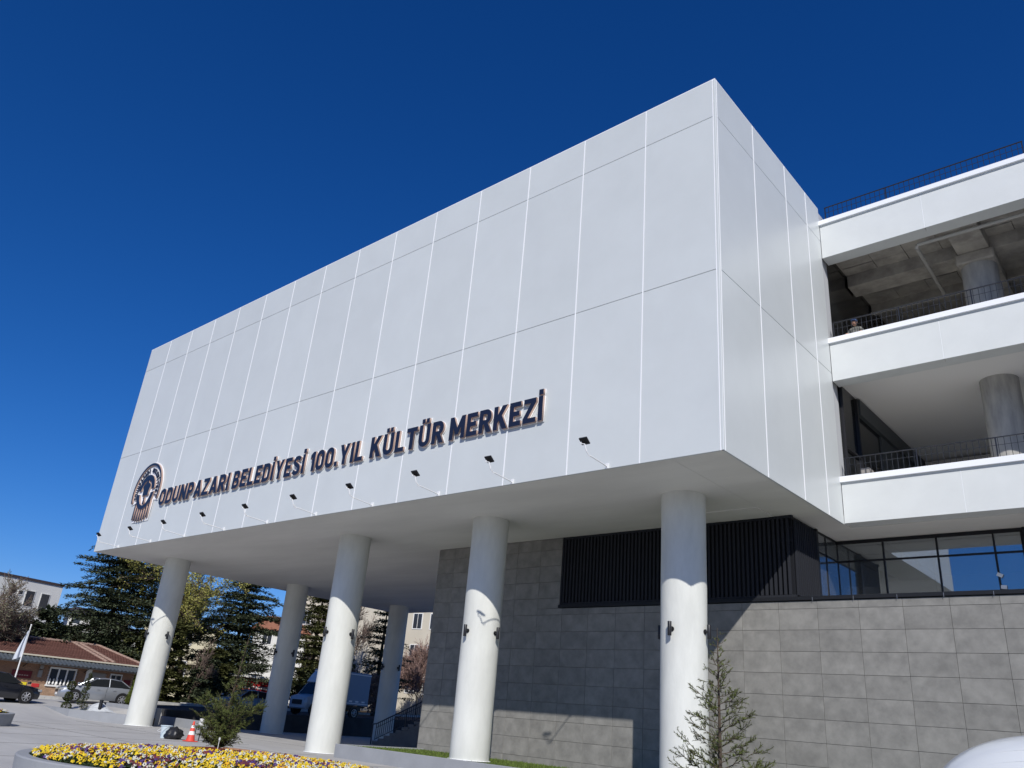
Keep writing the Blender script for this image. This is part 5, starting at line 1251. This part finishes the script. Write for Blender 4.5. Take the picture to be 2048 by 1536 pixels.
block('orange_roofed_house', 'white house with a bright orange roof beside the shaded middle column', (-73.0, 32.6), (-70.0, 37.4), 8, 0, 9.0, 'block_white', [(1.5, 8.2, 1, 1.3), (3.6, 8.2, 1, 1.3)], 'roof_orange', 1.9, 0.5, True)
block('beige_block', 'tall beige block with white framed windows behind the bare shrubs', (-68.8, 41.2), (-50.0, 46.2), 12, 0, 22, 'block_beige', [(u, z, 1.1, 1.55) for u in (10.2, 12.4, 15.6, 17.6) for z in (4.6, 7.9, 11.2, 14.5)], 'roof_orange', 1.6, 0.6, True)
block('tan_block', 'tan block showing above the dark conifer between two columns', (-78.0, 40.5), (-69.2, 44.5), 10, 0, 14.5, 'block_beige', [(u, z, 1.1, 1.5) for u in (2, 5, 8) for z in (8, 11.5)], 'roof_orange', 1.2, 0.6, True)
# drainpipe on the beige block
b = MB(); b.tube((-60.6, 43.45, 1), (-60.6, 43.45, 21.9), 0.09, n=8); o = b.build('downpipe', 'white_paint'); o.parent = bpy.data.objects['beige_block']; o.matrix_parent_inverse = BASE['beige_block'].inverted()
# red kiosk behind the cedar
kx0, ky0 = -57.6, 22.4
t = thing('red_kiosk', 'red kiosk with a white lettered band under the broad cedar', 'kiosk', (kx0, ky0, 1))
b = MB(); b.box(kx0 - 2.2, kx0, ky0, ky0 + 4.2, 0.9, 3.5); b.build('wall', 'red_sign', t)
b = MB(); b.box(kx0 - 2.4, kx0 + 0.25, ky0 - 0.2, ky0 + 4.4, 3.5, 3.72); b.build('roof', 'white_paint', t)
b = MB(); rg = random.Random(1); y = ky0 + 0.2
while y < ky0 + 3.9:
    w = rg.uniform(0.12, 0.3); b.box(kx0, kx0 + 0.03, y, y + w, 2.62, 2.86); y += w + 0.08
b.build('white_band', 'white_paint', t)
b = MB(); b.box(kx0 - 1.2, kx0 + 0.05, ky0 - 0.9, ky0 - 0.05, 0.9, 3.2); b.build('side_panel', 'white_paint', t)
b = MB(); 
for i in range(4): b.box(kx0, kx0 + 0.04, ky0 + 0.4 + i * 0.95, ky0 + 0.5 + i * 0.95, 1.0, 2.55)
b.build('shutter_ribs', 'maroon', t)

# ------------------------------------------------------------------ person leaning on the open concrete balcony
px0, py0, pz0 = 0.80, 8.72, 14.0
t = thing('person', 'person in a blue cap and mottled jacket leaning on the balcony railing', 'person', (px0, py0, pz0))
def skin_body(name, verts, edges, radii, material, root=0):
    me = bpy.data.meshes.new(name); me.from_pydata(verts, edges, []); me.materials.append(MATS[material])
    o = link(name, me, t)
    sk = o.modifiers.new('skin', 'SKIN'); 
    for i, r in enumerate(radii): me.skin_vertices[0].data[i].radius = (r, r) if not isinstance(r, tuple) else r
    me.skin_vertices[0].data[root].use_root = True
    ss = o.modifiers.new('sub', 'SUBSURF'); ss.levels = 2; ss.render_levels = 2
    return o
P = lambda x, y, z: (px0 + x, py0 + y, pz0 + z)
bv = [P(0, 0.02, 0.86), P(0, 0.0, 1.05), P(0, -0.03, 1.25), P(0, -0.06, 1.40), P(0, -0.09, 1.49), P(0.17, -0.05, 1.38), P(0.30, -0.12, 1.18), P(0.28, -0.30, 1.10), P(-0.17, -0.05, 1.38), P(-0.28, -0.14, 1.18), P(-0.20, -0.32, 1.10),
      P(0.09, 0.02, 0.80), P(0.10, 0.04, 0.44), P(0.11, 0.06, 0.08), P(0.12, -0.06, 0.03), P(-0.09, 0.02, 0.80), P(-0.10, 0.04, 0.44), P(-0.11, 0.06, 0.08), P(-0.12, -0.06, 0.03)]
be = [(0, 1), (1, 2), (2, 3), (3, 4), (3, 5), (5, 6), (6, 7), (3, 8), (8, 9), (9, 10), (0, 11), (11, 12), (12, 13), (13, 14), (0, 15), (15, 16), (16, 17), (17, 18)]
br = [.15, .145, .165, .13, .065, .075, .055, .042, .075, .055, .042, .095, .07, .05, .04, .095, .07, .05, .04]
skin_body('body', bv, be, br, 'jacket')
for s, c in ((1, P(0.27, -0.34, 1.11)), (-1, P(-0.19, -0.36, 1.11))):
    cx, cy, cz = c; vs = [(cx, cy + 0.05, cz), (cx, cy, cz)]; es = [(0, 1)]; rs = [.03, .034]
    for q in range(4):
        ox = (q - 1.5) * 0.022; i = len(vs); vs += [(cx + ox, cy - 0.045, cz + 0.01), (cx + ox * 1.1, cy - 0.075, cz - 0.012), (cx + ox * 1.1, cy - 0.08, cz - 0.04)]; es += [(1, i), (i, i + 1), (i + 1, i + 2)]; rs += [.011, .010, .008]
    i = len(vs); vs += [(cx - s * 0.045, cy - 0.02, cz), (cx - s * 0.055, cy - 0.055, cz - 0.01)]; es += [(1, i), (i, i + 1)]; rs += [.012, .010]
    skin_body('hand', vs, es, rs, 'skin')
# head with face, ears, hair, cap
bm = bmesh.new(); bmesh.ops.create_uvsphere(bm, u_segments=24, v_segments=18, radius=0.115)
hc = Vector(P(0, -0.13, 1.61))
for v in bm.verts:
    c = v.co; c.x *= 0.80; c.y *= 0.95; c.z *= 1.08
    if c.z < -0.03: c.x *= 1 - 0.25 * (-c.z - 0.03) / 0.09; c.y *= 0.96
    if c.y < -0.06 and abs(c.x) < 0.02 and -0.045 < c.z < 0.012: c.y -= 0.020 * (1 - abs(c.x) / 0.02)
    if c.y < -0.05 and 0.018 < abs(c.x) < 0.05 and 0.0 < c.z < 0.03: c.y += 0.008
    v.co = c + hc
b = MB(); b.frombm(bm); hd = b.build('head', 'skin', t, smooth=True)
for s in (-1, 1):
    b = MB(); b.tube(hc + Vector((s * .036, -.098, .016)), hc + Vector((s * .036, -.104, .016)), .009, n=8); b.build('eye', 'hair', hd)
    b = MB(); b.tube(hc + Vector((s * .088, 0, .0)), hc + Vector((s * .102, .005, .0)), .026, .022, n=10); b.build('ear', 'skin', hd)
b = MB(); b.box(hc.x - .026, hc.x + .026, hc.y - .101, hc.y - .09, hc.z - .062, hc.z - .054); b.build('mouth', 'maroon', hd)
b = MB(); b.lathe([(0.112, hc.z + 0.035), (0.112, hc.z + 0.07), (0.098, hc.z + 0.115), (0.055, hc.z + 0.14), (0.0, hc.z + 0.145)], 24, hc.x, hc.y + 0.006, cap=False); cp = b.build('cap', 'cap_blue', t, smooth=True)
b = MB(); b.box(hc.x - .075, hc.x + .075, hc.y - .185, hc.y - .075, hc.z + .036, hc.z + .048); b.build('cap_brim', 'cap_blue', cp)
b = MB(); b.lathe([(0.100, hc.z - 0.02), (0.108, hc.z + 0.01), (0.106, hc.z + 0.04)], 24, hc.x, hc.y + 0.014, cap=False); b.build('hair', 'hair', hd)
# stack of boxes behind the lower railing
BX = ['bottom grey box of the stack behind the lower balcony railing', 'second grey box up in the stack behind the lower railing', 'third grey box up in the stack behind the lower railing', 'fourth grey box up in the stack behind the lower railing', 'fifth grey box up, just under the top of the stack', 'topmost grey box of the stack behind the lower railing']
for i in range(6):
    b = MB(); b.bevbox(0.46 + 0.015 * (i % 2), 0.74 + 0.015 * (i % 3), 8.75, 9.2, 9.10 + i * 0.205, 9.30 + i * 0.205, 0.008); o = b.build('cardboard_box', 'grey_render'); tag(o, BX[i], 'box', 'boxes stacked on the lower balcony')
